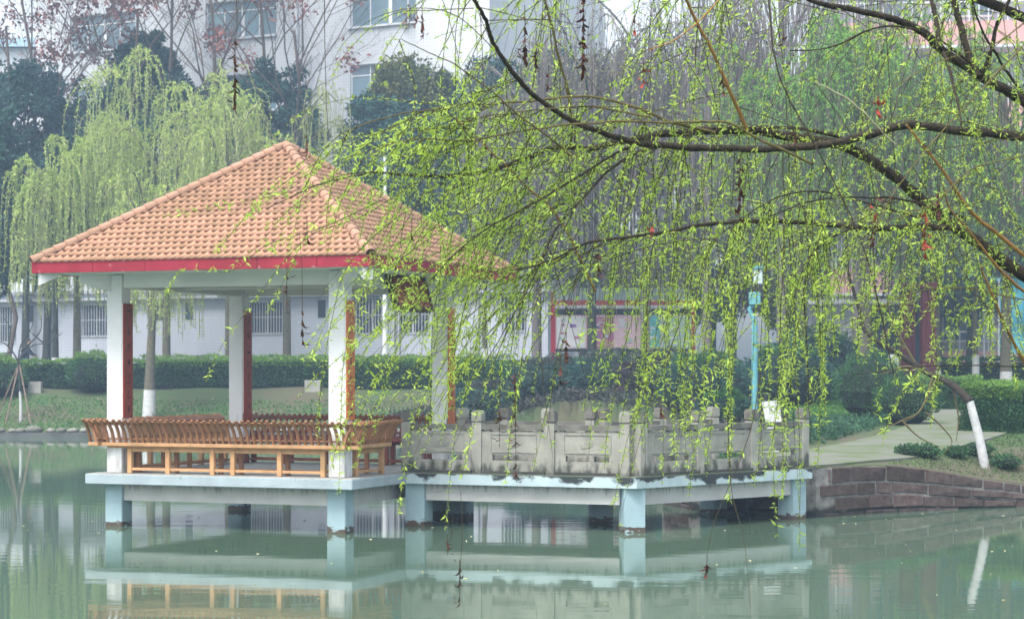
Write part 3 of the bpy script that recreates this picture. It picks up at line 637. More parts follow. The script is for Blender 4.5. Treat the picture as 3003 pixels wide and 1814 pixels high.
def quad(mb, x0, x1, z0, z1, y=0): mb.add([(x0, y, z0), (x1, y, z0), (x1, y, z1), (x0, y, z1)], [(0, 1, 2, 3)])
for i in range(len(xe) - 1):
    if i % 2 == 0: quad(fb, xe[i], xe[i + 1], 0, AT)
    else: w_ = wn[i // 2]; quad(fb, xe[i], xe[i + 1], 0, w_[2]); quad(fb, xe[i], xe[i + 1], w_[3], AT)
for x0, x1, z0, z1 in wn:
    fb.add([(x0, 0, z0), (x1, 0, z0), (x1, .3, z0), (x0, .3, z0), (x0, 0, z1), (x1, 0, z1), (x1, .3, z1), (x0, .3, z1)], [(0, 1, 2, 3), (4, 7, 6, 5), (0, 3, 7, 4), (1, 5, 6, 2)])
fb.add([(XA, 0, 0), (XA, 2.6, 0), (XA, 2.6, AT), (XA, 0, AT), (XB, 0, 0), (XB, 2.6, 0), (XB, 2.6, AT), (XB, 0, AT)], [(0, 3, 2, 1), (4, 5, 6, 7), (3, 7, 6, 2), (1, 2, 6, 5)])
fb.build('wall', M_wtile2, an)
MB().box(XA - .2, XB + .2, -.35, -.002, 4.02, 4.14).build('ledge', M_greyw, an)
MB().box(XA - .2, XB + .2, -.2, 2.8, AT + .001, AT + .16).build('flat_roof', M_greyw, an)
for x0, x1, z0, z1 in wn:
    fr = MB(); t = .05; fr.box(x0, x1, .12, .2, z0, z0 + t).box(x0, x1, .12, .2, z1 - t, z1)
    for k in range(3): xx = x0 + (x1 - x0 - t) * k / 2; fr.box(xx, xx + t, .121, .199, z0 + t, z1 - t)
    wf = fr.build('window', M_frame, an)
    for k in range(2): xx = x0 + (x1 - x0) * k / 2; MB().box(xx + .03, xx + (x1 - x0) / 2 - .01, .15, .165, z0 + .04, z1 - .04).build('pane', M_dglass, wf)
    gb = MB(); k = int((x1 - x0) / .15)
    for q in range(k + 1): xx = x0 + (x1 - x0) * q / k; gb.box(xx - .014, xx + .014, -.08, -.055, z0 - .06, z1 + .02)
    for zz in (z0, (z0 + z1) / 2, z1 - .03): gb.box(x0, x1, -.05, -.02, zz, zz + .03)
    gb.build('window_bars', M_bars, wf)
for px in (72, 455, 383, 774): t_ = tf(px); MB().box(t_ - .2, t_ + .2, -.02, -.001, 3.05, 3.85).build('vent_opening', M_dglass, an)
for px in (948, 960, 1150): t_ = tf(px); MB().box(t_, t_ + .09, -.15, -.03, 0, 4.0).build('downpipe', M_bars, an)
# pink banded building at the right
pk = thing('pink_building', 'pink and white building with railed galleries at the far right behind the willow', 'building', (14, 87, 1.7), math.radians(-6))
MB().box(0, 26, 0, 10, 0, 21).build('wall', M_greyw, pk)
for k in range(7):
    z = -1 + k * 3.5
    MB().box(-.2, 26.2, -1.5, -.003, z + 1.5, z + 2.5).build('parapet', M_pink, pk); MB().box(-.2, 26.2, -1.5, -.003, z + 1.38, z + 1.495).build('floor_slab', M_bwhite, pk)
    rl = MB()
    for q in range(66): rl.box(q * .4 - .02, q * .4 + .02, -1.45, -1.41, z + 2.5, z + 3.3)
    rl.box(-.1, 26.1, -1.46, -1.4, z + 3.3, z + 3.36).build('railing', M_frame, pk)
    for q in range(7):
        wq = MB().box(1 + q * 3.6, 3.2 + q * 3.6, -.06, -.002, z - .6, z + .9).build('window', M_frame, pk)
        for h_ in (0, 1): MB().box(1.08 + q * 3.6 + h_ * 1.06, 2.06 + q * 3.6 + h_ * 1.06, -.075, -.061, z - .5, z + .82).build('pane', M_glass, wq)
# distant roof at the far left and utility building at right
fr_ = thing('distant_house', 'distant house with blue grey roof at the far left edge', 'house', (-33, 125, 1.5), 0)
MB().box(-6, 5, 0, 8, 0, 21).build('wall', M_bwhite, fr_)
MB().add([(-6.5, -.5, 21), (5.5, -.5, 21), (5.5, 8.5, 21), (-6.5, 8.5, 21), (-4, 4, 22.3), (3, 4, 22.3)], [(0, 1, 5, 4), (2, 3, 4, 5)]).add([(-6.5, -.5, 21), (5.5, -.5, 21), (5.5, 8.5, 21), (-6.5, 8.5, 21), (-4, 4, 22.3), (3, 4, 22.3)], [(1, 2, 5), (3, 0, 4)]).build('roof', mat('blue_grey_roof', (.2, .3, .36), .8), fr_)
ub_ = thing('utility_building', 'low pale grey utility building with a dark passage beside the path', 'building', (*P(2010, 900, 84)[:2], 1.75), math.radians(-10))
MB().box(-1.3, 1.35, 0, 4, 0, 3.4).build('wall', M_greyw, ub_); MB().box(-1.6, 4.6, -.5, 4.4, 3.41, 3.6).build('roof', M_bwhite, ub_); MB().box(1.36, 4.4, 1.4, 4, 0, 3.4).build('wall', M_dglass, ub_)
MB().bbox(-.95, -.05, -.3, -.01, .35, 1.7, .02).build('meter_cabinet', M_bars, ub_)
# ================================================================ VEGETATION helpers
def tri_count(): return 0
def curve_sag(p0, d0, L_, sag, n=8, wob=.04, rg=RNG):
    t = np.linspace(0, 1, n)[:, None]; d0 = norm(d0)
    return p0 + d0 * L_ * t + np.array([0, 0, -1.]) * sag * L_ * t ** 2 + np.cumsum(rg.normal(size=(n, 3)) * wob * L_ / n, axis=0) * (t > 0)
def skeleton(H_, spread, r0, seed, lv=4, nch=(6, 4, 4, 3), up=.75, droop=.0, first=.3, wob=.12):
    """returns list of (pts, radii, level)"""
    rg = np.random.default_rng(seed); out = []
    def rec(p, d, L_, r, l):
        n = 6 if l < 2 else 4; pts = curve_sag(p, d, L_, droop * (l > 0), n, wob, rg); rad = np.linspace(r, r * .45, n); out.append((pts, rad, l))
        if l >= lv: return
        k = nch[min(l, len(nch) - 1)]
        for i in range(k):
            t = (first if l == 0 else .25) + (1 - (first if l == 0 else .25)) * (i + rg.uniform(.2, .9)) / k; j = min(int(t * (n - 1)), n - 2); q = pts[j] + (pts[j + 1] - pts[j]) * (t * (n - 1) - j)
            a = rg.uniform(0, 2 * math.pi); dd = norm(pts[j + 1] - pts[j]); side = np.array([math.cos(a), math.sin(a), 0.]); nd = norm(dd * up + side * spread + [0, 0, .12])
            rec(q, nd, L_ * rg.uniform(.42, .62) * (1 if l else 1.0), max(r * .45 * (1 - .4 * t), .006), l + 1)
    rec(np.zeros(3), [0, 0, 1.], H_, r0, 0); return out
def trunk_pair(root, pts, rad, wash_h, mb_mat, k=9):
    """trunk with whitewashed foot as two parts"""
    pts = np.asarray(pts, float); s = spline(pts, 6); r = np.interp(np.linspace(0, 1, len(s)), np.linspace(0, 1, len(rad)), rad)
    cut = int(np.argmin(abs(s[:, 2] - s[0, 2] - wash_h))) if wash_h > 0 else 0
    if wash_h > 0 and cut >= 1: MB().tube(s[:cut + 1], r[:cut + 1] + .006, k).build('whitewashed_foot', M_wash, root, smooth=True)
    MB().tube(s[max(cut - 0, 0):], r[max(cut - 0, 0):], k).build('trunk', mb_mat, root, smooth=True)
def evergreen(x, y, Hc, Rw, Rh, seed, m, label, leaf=.26, n=14000, trunk_h=None, grp='dark evergreen trees behind the lake'):
    """crown centre height Hc above ground, half width Rw, half height Rh"""
    g = g1(x, y); root = thing('evergreen_tree', label, 'tree', (x, y, g), 0, grp); rg = np.random.default_rng(seed)
    MB().tube([(0, 0, -.2), (.1, 0, Hc * .5), (0, .1, Hc)], [.22, .16, .08], 7).build('trunk', M_dbark, root)
    lim = MB()
    for k in range(9):
        a = rg.uniform(0, 6.28); z = Hc - Rh * rg.uniform(-.2, .8); lim.tube([(0, 0, z), (math.cos(a) * Rw * .4, math.sin(a) * Rw * .4, z + .6), (math.cos(a) * Rw * .85, math.sin(a) * Rw * .85, z + 1.)], [.07, .045, .02], 4)
    lim.build('limbs', M_dbark, root)
    nc = 110; u = rg.normal(size=(nc, 3)); u /= np.linalg.norm(u, axis=1)[:, None]; rr_ = rg.uniform(.45, 1.05, nc) ** .6
    C = u * rr_[:, None] * [Rw, Rw, Rh] + [0, 0, Hc]; cr = rg.uniform(.5, 1.15, nc) * Rw * .28
    i = rg.integers(0, nc, n); q = rg.normal(size=(n, 3)); q /= np.linalg.norm(q, axis=1)[:, None]; p = C[i] + q * cr[i][:, None] * rg.uniform(.6, 1.05, n)[:, None] * [1, 1, .75]
    d = q * .7 + rg.normal(size=(n, 3)) * .6 + [0, 0, -.25]
    MB().leaves(p, d, leaf * rg.uniform(.6, 1.3, n), leaf * .45).build('crown', m, root); return root
def far_willow(x, y, Ht, R_, seed, m, label, nst=330, slen=(1.6, 4.5), leafn=26, bark=None, wash=1.1, lean=(0, 0), leaf=.15, limbz=(.45, .95), grp='weeping willows on the far bank', r0=.16, name='weeping_willow', low=None, twm=None, tk=(1, 1)):
    g = g1(x, y); root = thing(name, label, 'tree', (x, y, g), 0, grp); rg = np.random.default_rng(seed)
    bark = bark or M_bgbark
    tp = np.array([(0, 0, -.15), (lean[0] * .3, lean[1] * .3, Ht * .25), (lean[0] * .8, lean[1] * .8, Ht * .5), (lean[0], lean[1], Ht * .8)])
    trunk_pair(root, tp, [r0 * 1.25 * tk[0], r0, r0 * .7, r0 * .3], wash, bark)
    lim = MB(); starts = []
    nl = 16
    for k in range(nl):
        a = k * 2.4 + rg.uniform(-.4, .4); z = Ht * rg.uniform(*limbz) * .8; b0 = np.array([np.interp(z, tp[:, 2], tp[:, 0]), np.interp(z, tp[:, 2], tp[:, 1]), z])
        ro = R_ * rg.uniform(.45, 1.0); top = min(Ht * rg.uniform(.78, 1.02), z + ro * 1.1 + 1.2)
        pts = spline([b0, b0 + [math.cos(a) * ro * .35, math.sin(a) * ro * .35, (top - z) * .65], b0 + [math.cos(a) * ro * .75, math.sin(a) * ro * .75, (top - z) * 1.0], b0 + [math.cos(a) * ro * 1.05, math.sin(a) * ro * 1.05, (top - z) * .88]], 5)
        lim.tube(pts, np.linspace(r0 * .35, .015, len(pts)), 4)
        for q in pts[4:]: starts.append((q, a))
    lim.build('limbs', bark, root)
    tw = MB(); LP, LD, LL = [], [], []
    for k in range(nst):
        q, a = starts[rg.integers(len(starts))]; a2 = a + rg.normal() * .9; L_ = rg.uniform(*slen); out = rg.uniform(.1, .9) * R_ * .42
        t = np.linspace(0, 1, 8)[:, None]; side = np.array([math.cos(a2), math.sin(a2), 0])
        pts = q + side * out * (1 - (1 - t) ** 2.2) + np.array([0, 0, 1.]) * (rg.uniform(.2, 1.1) * np.sin(t * 2.9) - L_ * t ** 2) + np.cumsum(rg.normal(size=(8, 3)) * .05, axis=0)
        lo = (low if low else .6); 
        keep = pts[:, 2] > lo
        pts = pts[keep]
        if len(pts) < 3: continue
        tw.tube(pts, [.012] * len(pts), 3, 0)
        nn = int(leafn * L_ / 3)
        if nn > 0:
            tt = rg.uniform(.05, 1, nn) * (len(pts) - 1); i0 = np.minimum(tt.astype(int), len(pts) - 2); f_ = (tt - i0)[:, None]
            LP.append(pts[i0] * (1 - f_) + pts[i0 + 1] * f_); LD.append(norm_rows(pts[i0 + 1] - pts[i0]) * .7 + rg.normal(size=(nn, 3)) * .5)
    tw.build('hanging_twigs', twm or bark, root, kind='stuff')
    if LP:
        LP = np.vstack(LP); LD = np.vstack(LD); MB().leaves(LP, LD, leaf * rg.uniform(.6, 1.3, len(LP)), leaf * .3).build('leaves', m, root, kind='stuff')
    return root
def norm_rows(a): return a / (np.linalg.norm(a, axis=1)[:, None] + 1e-9)
def bare_tree(x, y, Ht, seed, label, rust=900, spread=.8, m=None, nch=(8, 5, 4, 3), lv=4, grp='bare trees with rusty seed heads', r0=.14, name='bare_tree', first=.3):
    g = g1(x, y); root = thing(name, label, 'tree', (x, y, g), 0, grp); sk = skeleton(Ht, spread, r0, seed, lv, nch, first=first, up=.85, droop=-.12)
    t0 = MB(); t0.tube(sk[0][0], sk[0][1], 8); t0.build('trunk', m or M_brown, root); mb = MB(); tips = []
    for pts, rad, l in sk[1:]:
        mb.tube(pts, rad, 4 if l < 3 else 3, cap=False)
        if l >= lv - 1: tips.append(pts[-1])
    mb.build('branches', m or M_brown, root)
    rg = np.random.default_rng(seed + 5); tips = np.array(tips); tips = tips[tips[:, 2] > Ht * .55]
    if rust and len(tips):
        cc = tips[rg.integers(0, len(tips), max(6, rust // 60))]; i = rg.integers(0, len(cc), rust); p = cc[i] + rg.normal(size=(rust, 3)) * .33
        MB().leaves(p, rg.normal(size=(rust, 3)) + [0, 0, -.5], .28 * rg.uniform(.5, 1.2, rust), .15).build('seed_heads', M_rust, root, kind='stuff')
    return root
def hedge(name, label, pts, wid, ht, n, leaf=.075, cat='hedge', top=M_hedget, seed=1, side=M_hedge, topfrac=.25, grp=None, rnd=.0):
    c = np.array(pts, float); root = thing(name, label, cat, (c[0][0], c[0][1], g1(*c[0])), 0, grp); rg = np.random.default_rng(seed); og = np.array([c[0][0], c[0][1], g1(*c[0])])
    core = MB(); P_, D_, TP, TD = [], [], [], []
    lens = np.linalg.norm(np.diff(c, axis=0), axis=1)
    for a, b_, L_ in zip(c[:-1], c[1:], lens):
        d = norm(b_ - a); nr = np.array([-d[1], d[0]]); w2 = wid / 2 * .86
        za, zb = g1(*a), g1(*b_); q = [a - nr * w2, b_ - nr * w2, b_ + nr * w2, a + nr * w2]; zz = [za, zb, zb, za]
        v = [(p[0] - og[0], p[1] - og[1], z - .1 - og[2]) for p, z in zip(q, zz)] + [(p[0] - og[0], p[1] - og[1], z + ht * .92 - og[2]) for p, z in zip(q, zz)]
        core.add(v, [(0, 1, 5, 4), (1, 2, 6, 5), (2, 3, 7, 6), (3, 0, 4, 7), (4, 5, 6, 7)])
        m_ = int(n * L_ / lens.sum()); fs = rg.random(m_)
        u = rg.random(m_) * L_; z = rg.random(m_) * ht; bumpy = .05 * np.sin(u * 5) + .04 * np.sin(u * 13 + z * 9) + rg.normal(size=m_) * .03
        # front side, top, back
        pos = np.zeros((m_, 3)); dr = np.zeros((m_, 3)); fr = fs < .62; tp = (fs >= .62) & (fs < .92); bk = fs >= .92
        for msk, off in ((fr, -1), (bk, 1)):
            o_ = (wid / 2 + bumpy) * off; p2 = a + d * u[:, None] + nr * o_[:, None]; pos[msk, :2] = p2[msk]; pos[msk, 2] = (za + (zb - za) * u / L_ + z)[msk]; dr[msk] = [nr[0] * off, nr[1] * off, .3]
        o_ = rg.uniform(-1, 1, m_) * wid / 2; p2 = a + d * u[:, None] + nr * o_[:, None]; pos[tp, :2] = p2[tp]; pos[tp, 2] = (za + (zb - za) * u / L_ + ht + bumpy * .8)[tp]; dr[tp] = [0, 0, 1]
        dr = dr + rg.normal(size=(m_, 3)) * .7; hi = tp | (fr & (z > ht * (1 - topfrac)) & (rg.random(m_) < .75))
        pos -= og; P_.append(pos[~hi]); D_.append(dr[~hi]); TP.append(pos[hi]); TD.append(dr[hi])
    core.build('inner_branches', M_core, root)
    P_ = np.vstack(P_); D_ = np.vstack(D_); MB().leaves(P_, D_, leaf * rg.uniform(.6, 1.4, len(P_)), leaf * .6).build('leaves', side, root, kind='stuff')
    TP = np.vstack(TP); TD = np.vstack(TD); MB().leaves(TP, TD, leaf * rg.uniform(.6, 1.4, len(TP)), leaf * .6).build('young_leaves', top, root, kind='stuff')
    return root
def bush(x, y, rx, rz, label, n=3500, leaf=.07, m=None, seed=1, cat='bush', grp=None, name='round_bush', topm=None, z0=None):
    g = g1(x, y) if z0 is None else z0; root = thing(name, label, cat, (x, y, g), 0, grp); rg = np.random.default_rng(seed)
    u = rg.normal(size=(n, 3)); u = norm_rows(u); u[:, 2] = np.abs(u[:, 2]) * np.where(rg.random(n) < .25, -.6, 1)
    R_ = (1 + .08 * np.sin(u[:, 0] * 9 + u[:, 2] * 7) + .06 * np.sin(u[:, 1] * 13) + rg.normal(size=n) * .05)[:, None]
    p = u * R_ * [rx, rx, rz] + [0, 0, rz * .75]; p = p[p[:, 2] > 0]; u = u[:len(p)]
    k = 10; v = []; f = []
    for i in range(7):
        a = math.pi * i / 6
        for j in range(k): v.append((math.sin(a) * math.cos(j * 2 * math.pi / k) * rx * .85, math.sin(a) * math.sin(j * 2 * math.pi / k) * rx * .85, rz * .75 - math.cos(a) * rz * .85))
    for i in range(6):
        for j in range(k): f.append((i * k + j, i * k + (j + 1) % k, (i + 1) * k + (j + 1) % k, (i + 1) * k + j))
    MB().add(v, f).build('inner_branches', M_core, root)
    d = p * [1, 1, .6] / rx + rg.normal(size=p.shape) * .7
    hi = p[:, 2] > rz * 1.45
    MB().leaves(p[~hi], d[~hi], leaf * rg.uniform(.6, 1.4, (~hi).sum()), leaf * .55).build('leaves', m or M_hedge, root, kind='stuff')
    if hi.any(): MB().leaves(p[hi], d[hi], leaf * rg.uniform(.6, 1.4, hi.sum()), leaf * .55).build('young_leaves', topm or M_hedget, root, kind='stuff')
    return root
def at(px, Y): return (px * 1.21925 - CX) * Y / F
# ---- evergreens
def eg(px, py, Y, wpx, hpx, seed, m, label, **k):
    """crown centred at px,py (2463 view) with half sizes in px"""
    x = at(px, Y); z = P(px, py, Y)[2]; s = 1.21925 * Y / F; evergreen(x, Y, z - g1(x, Y), wpx * s, hpx * s, seed, m, label, **k)
eg(-15, 470, 87, 75, 235, 1, M_ever, 'tall dark evergreen at the left edge, nearest to the lake', n=20000)
eg(60, 300, 97, 105, 170, 2, M_ever, 'dark evergreen second from the left, under the bare trees', n=19000)
eg(110, 520, 97, 105, 170, 12, M_ever, 'low dark evergreen behind the leftmost willow', n=17000)
eg(240, 430, 98, 110, 230, 15, M_ever, 'dark evergreen behind the bright rounded willow', n=20000)
eg(355, 215, 99, 82, 130, 3, M_ever, 'evergreen rising above the pale willows in front of the leftmost window', n=15000)
eg(440, 430, 97, 130, 230, 4, M_ever, 'dark evergreen behind the widest pale willow', n=20000)
eg(560, 420, 98, 110, 230, 16, M_ever, 'dark evergreen behind the slender willow', n=17000)
eg(665, 330, 96, 110, 190, 5, M_ever, 'dark evergreen left of the pavilion roof peak', n=19000)
eg(950, 430, 95, 145, 215, 6, M_ever, 'big dark evergreen right of the pavilion roof peak', n=27000)
eg(1000, 235, 96.5, 105, 85, 7, M_ever2, 'yellowish topped evergreen below the top right window', n=13000)
eg(1180, 420, 94, 130, 260, 8, M_ever, 'dark evergreen behind the willow boughs, right of the pavilion roof', n=26000)
eg(1330, 330, 93, 110, 220, 9, M_ever, 'evergreen behind the long dark bough', n=15000)
eg(1500, 330, 92, 130, 190, 10, M_ever, 'evergreen behind the bare purple willows', n=13000)
eg(1760, 300, 92, 150, 190, 13, M_ever2, 'dull green tree behind the middle of the willow boughs', n=12000)
eg(2120, 330, 90, 180, 280, 11, M_ever2, 'dull green tree left of the pink building', n=15000)
for px, py, Y, wq, hq, sd_, m, lb in ((1400, 640, 94, 95, 120, 17, M_ever, 'low evergreen behind the left end of the notice board'), (1560, 660, 93, 100, 120, 18, M_ever2, 'dull low tree behind the middle of the notice board'), (1710, 620, 95, 110, 160, 19, M_ever, 'dark low tree behind the right end of the notice board'), (1880, 640, 93, 100, 150, 20, M_ever2, 'dull low tree behind the lamp post'), (2000, 560, 96, 110, 170, 26, M_ever, 'dark tree behind the utility building roof')):
    eg(px, py, Y, wq, hq, sd_, m, lb, n=12000)
eg(2330, 620, 82, 190, 130, 14, M_ever, 'dark tree in front of the pink building', n=14000)
# ---- pale far willows
far_willow(at(185, 85.5), 85.5, 10.8, 2.7, 21, M_bgw, 'bright green willow with dense rounded head, leftmost of the pale willows', nst=380, slen=(2, 6.8), leafn=62, low=3.2, twm=M_gtw, limbz=(.55, .95))
far_willow(at(133, 84.6), 84.6, 8.8, 1.6, 22, M_bgw2, 'thin dark trunked willow with dangling moss, left of the bright willow', nst=70, slen=(2, 5), leafn=26, bark=M_dbark, low=2.6, r0=.13, twm=M_gtw)
far_willow(at(358, 74.5), 74.5, 9.0, 2.1, 23, M_bgw, 'willow with whitewashed foot on the slope, seen between the pavilion columns', nst=210, slen=(2, 5.0), leafn=34, wash=1.3, low=2.9, r0=.17, tk=(1.25, 1), lean=(.2, 0), twm=M_gtw)
far_willow(at(400, 86), 86, 13.9, 4.3, 24, M_bgw, 'tallest pale willow, behind the left side of the pavilion roof', nst=400, slen=(1.5, 7), leafn=46, low=5.0, twm=M_gtw, limbz=(.5, .95))
far_willow(at(548, 82.5), 82.5, 12.6, 3.4, 25, M_bgw, 'slender willow behind the back left column', nst=260, slen=(1.5, 6), leafn=32, low=3.4, r0=.11, twm=M_gtw)
far_willow(at(690, 85), 85, 12.0, 2.8, 26, M_bgw2, 'sparse brownish willow behind the pavilion roof peak', nst=210, slen=(2, 5.5), leafn=20, low=5.2, twm=M_gtw)
# ---- bare trees with rusty seed heads
for (px, Y, Ht, sd_, lb, ru) in ((100, 98, 18, 31, 'bare tree with rusty seed heads in front of the sky at far left', 1900), (255, 97, 19.5, 32, 'bare rusty tree reaching the leftmost window', 1900), (395, 99, 18.5, 33, 'bare rusty tree between the two left windows', 1500), (520, 97, 20, 34, 'bare rusty tree in front of the second window', 2100), (620, 98, 19.5, 35, 'bare rusty tree right of the second window', 1500), (745, 96, 17, 36, 'bare grey tree directly above the pavilion peak', 500), (10, 97, 17, 37, 'bare rusty tree cut by the left edge', 1500)):
    bare_tree(at(px, Y), Y, Ht, sd_, lb, int(ru * 1.5), first=.45)
# ---- bare purple drooping willows, centre and right
for (px, Y, Ht, R_, sd_, lb) in ((1290, 77, 14.5, 3.0, 41, 'bare grey willow behind the long dark bough, leftmost of the bare willows'), (1424, 76, 15.0, 3.4, 42, 'bare grey willow with dark trunk in front of the notice board'), (1552, 75.5, 16.5, 3.6, 43, 'bare purplish willow with whitewashed foot right of the notice board middle'), (1700, 74, 16, 3.8, 44, 'bare purplish willow left of the lamp post'), (1880, 70, 16.5, 3.8, 45, 'bare grey willow right of the lamp post'), (2060, 80, 17, 4, 46, 'bare grey willow behind the utility building')):
    far_willow(at(px, Y), Y, Ht, R_, sd_, M_bgw2, lb, nst=440, slen=(2.5, 8.5), leafn=4, bark=M_purp if px > 1430 or px < 1400 else M_dbark, twm=M_purp, grp='bare willows behind the footbridge', low=2.6, name='bare_willow')
# ---- fresh green willows at right
for (px, Y, Ht, R_, sd_, lb) in ((1930, 62, 12.5, 2.9, 51, 'fresh green willow behind the lamp post'), (2080, 58, 11.5, 2.8, 52, 'fresh green willow behind the round bush'), (2250, 66, 11.5, 3.0, 53, 'fresh green willow behind the trimmed bushes'), (2420, 63, 12, 3.0, 54, 'fresh green willow at the right edge')):
    far_willow(at(px, Y), Y, Ht, R_, sd_, M_gw, lb, nst=360, slen=(2.5, 6.), leafn=34, leaf=.14, grp='fresh green willows on the right bank', low=3.2)
# small whitewashed trees seen at the right
for (px, Y, Ht, lb) in ((2345, 66, 6., 'slim tree with whitewashed trunk in front of the turquoise tarpaulin'), (1165, 79, 7., 'slim tree with pale trunk right of the pavilion')):
    bt_ = thing('small_tree', lb, 'tree', (at(px, Y), Y, g1(at(px, Y), Y)), 0); trunk_pair(bt_, [(0, 0, -.1), (.03, 0, 1.2), (0, 0, 2.4), (.1, 0, Ht * .8)], [.13, .11, .09, .03], 1.5, M_bgbark)
    sk = skeleton(Ht, .8, .06, px, 3, (7, 4, 4)); mb = MB()
    for pts, rad, l in sk[1:]: mb.tube(pts, rad, 3, cap=False)
    mb.build('branches', M_purp, bt_)
# ---- hedges
hy = lambda px, Y: (at(px, Y), Y)
hedge('hedge', 'long clipped hedge with bright top on the far bank behind the pavilion', [(-28, 79.2), (-18, 79.3), (-8, 79.2), (-1, 77.5)], 1.2, .98, 30000, leaf=.10, seed=61)
hedge('hedge', 'second hedge with bright top, behind the clipped hedge and between the columns', [(-15, 81), (-8, 81), (0, 79.5)], 1., 1.08, 9000, leaf=.10, seed=62, topfrac=.5)
hedge('hedge', 'dark hedge behind the footbridge under the notice board', [(-1, 75), (3.5, 72), (7, 66)], 1.6, 1.15, 16000, leaf=.11, seed=63, top=M_hedge)
hedge('hedge', 'dark hedge at the far right behind the small lawn', [(14.0, 68), (24, 69)], 1.5, 1.2, 9000, leaf=.10, seed=66, top=M_hedge)
bush(at(225, 78.2), 78.2, 1.0, .85, 'rounded bush bulging from the clipped hedge left of the pavilion column', seed=64, leaf=.1)
bush(at(2, 77.5), 77.5, .9, .85, 'rounded bush at the left edge behind the staked tree', seed=65, leaf=.1)
# dark shrubs between bridge and hedge
k = 70
for (px, Y, rx, rz, lb) in ((1180, 70, 1.3, .75, 'dark bush behind the left part of the balustrade'), (1330, 68.5, 1.5, .8, 'dark bush behind the balustrade under the notice board left end'), (1480, 66, 1.5, .85, 'dark bush behind the balustrade under the notice board right end'),
                            (1600, 61, 1.4, .9, 'reddish dark bush behind the bridge corner'), (1700, 55, 1.3, .9, 'dark bush left of the lamp post foot'), (1745, 43.0, .62, .55, 'glossy round bush close behind the balustrade, left of the lamp post'), (1900, 58, 1.3, 1.0, 'tall dark bush behind the lamp post foot'), (1965, 62, 1.5, 1.3, 'dark bush right of the lamp post by the grey road')):
    k += 1; bush(at(px, Y), Y, rx, rz, lb, seed=k, leaf=.1 if Y > 50 else .06, n=4500, m=M_ever if px != 1600 else mat('reddish_bush_leaf', (.05, .03, .04), .7, .3, 2, isl=.4), topm=M_hedge if px > 1650 else mat('dull_bush_top', (.045, .06, .05), .7, .3, 2, isl=.4), grp='dark bushes behind the balustrade')
bush(at(2095, 50), 50, .92, .92, 'clipped ball bush left of the path', seed=81, n=5000, leaf=.055, topm=M_hedge)
bush(at(2180, 47), 47, .7, .62, 'darker ball bush right beside the path, partly behind willow leaves', seed=82, n=4000, leaf=.055, topm=M_hedge)
hedge('trimmed_bush', 'flat topped trimmed bush with yellowish top behind the bend of the path', [hy(2215, 56), hy(2350, 56)], 1.6, .85, 9000, leaf=.06, seed=83, cat='bush')
hedge('trimmed_bush', 'large trimmed bush at the right edge beside the leaning trunk', [(at(2375, 44), 44.5), (at(2500, 44), 43.5)], 2.0, 1.0, 12000, leaf=.06, seed=84, cat='bush')
hedge('trimmed_bush', 'low purple leaved bush beside the grey road', [hy(2085, 70), hy(2170, 70)], 1.2, .7, 3000, leaf=.09, seed=85, cat='bush', top=mat('purple_bush_leaf', (.07, .03, .05), .7, .3, 2, isl=.4), side=mat('purple_bush_leaf', (.07, .03, .05)))
# ground cover beside the path, grass
def cover(name, label, region, n, leaf, m, hgt, seed, stuff=True):
    rg = np.random.default_rng(seed); poly = np.array(region); lo = poly.min(0); hi = poly.max(0); p = rg.uniform(lo, hi, (n * 2, 2)); X, Y = p[:, 0], p[:, 1]; ins_ = np.zeros(len(p), bool)
    for i in range(len(poly)):
        (x1, y1), (x2, y2) = poly[i], poly[(i + 1) % len(poly)]; ins_ ^= ((y1 > Y) != (y2 > Y)) & (X < (x2 - x1) * (Y - y1) / (y2 - y1 + 1e-12) + x1)
    p = p[ins_][:n]; dens = np.sin(p[:, 0] * 3.1) * np.sin(p[:, 1] * 2.3) * .25 + .75; z = gz(p[:, 0], p[:, 1]) + rg.random(len(p)) * hgt * dens
    d = rg.normal(size=(len(p), 3)) * .8 + [0, 0, .6]
    return MB().leaves(np.stack([p[:, 0], p[:, 1], z], -1), d, leaf * rg.uniform(.6, 1.4, len(p)), leaf * .45).build(name, m, kind='stuff', label=label, category='ground cover')
M_gc = mat('ground_cover_leaf', (.035, .10, .05), .6, .3, 1, isl=.4, trans=.15)
cover('ground_cover', 'dense dark green ground cover between balustrade end and path', [(3.3, 34.7), (4.3, 36), (6.4, 40), (8.0, 44.5), (9.0, 47.5), (6.0, 47.5), (5.2, 41), (3.7, 36.5)], 15000, .085, M_gc, .30, 91)
cover('low_shrubs', 'low dark shrubs covering the bank behind the balustrade', [(-5, 71.45), (-.9, 69.1), (2.62, 63.05), (4.62, 54), (4.12, 45), (3.82, 39), (5.6, 41), (6.5, 48), (7.5, 60), (5, 68), (0, 74), (-4, 74)], 34000, .19, mat('dark_shrub_leaf', (.035, .06, .045), .8, .3, 1, isl=.45, col2=(.06, .045, .045)), .42, 97)
cover('grass', 'short sunlit grass on the lawn behind the ground cover', [(6.3, 47.5), (9.3, 47.5), (11.3, 56), (10, 62), (6, 60)], 12000, .10, M_lawn, .04, 92)
cover('grass', 'bright grass strip at the right edge behind the trimmed bushes', [(14, 56), (22, 57), (22, 66), (14, 66)], 8000, .11, M_lawn, .04, 93)
cover('grass', 'patchy grass on the far bank slope', [(-26, 72.3), (-14, 72.5), (-6, 72), (-1, 69.6), (2, 66), (3, 70), (-1, 76), (-26, 78)], 14000, .11, M_lawn, .02, 94)
cover('leaf_litter', 'fallen dry leaves scattered on the far bank slope', [(-26, 73.5), (-1, 71), (-1, 76), (-26, 78)], 2600, .09, mat('dry_leaf_litter', (.28, .22, .17), .9, .3, 3, isl=.4), .01, 95)
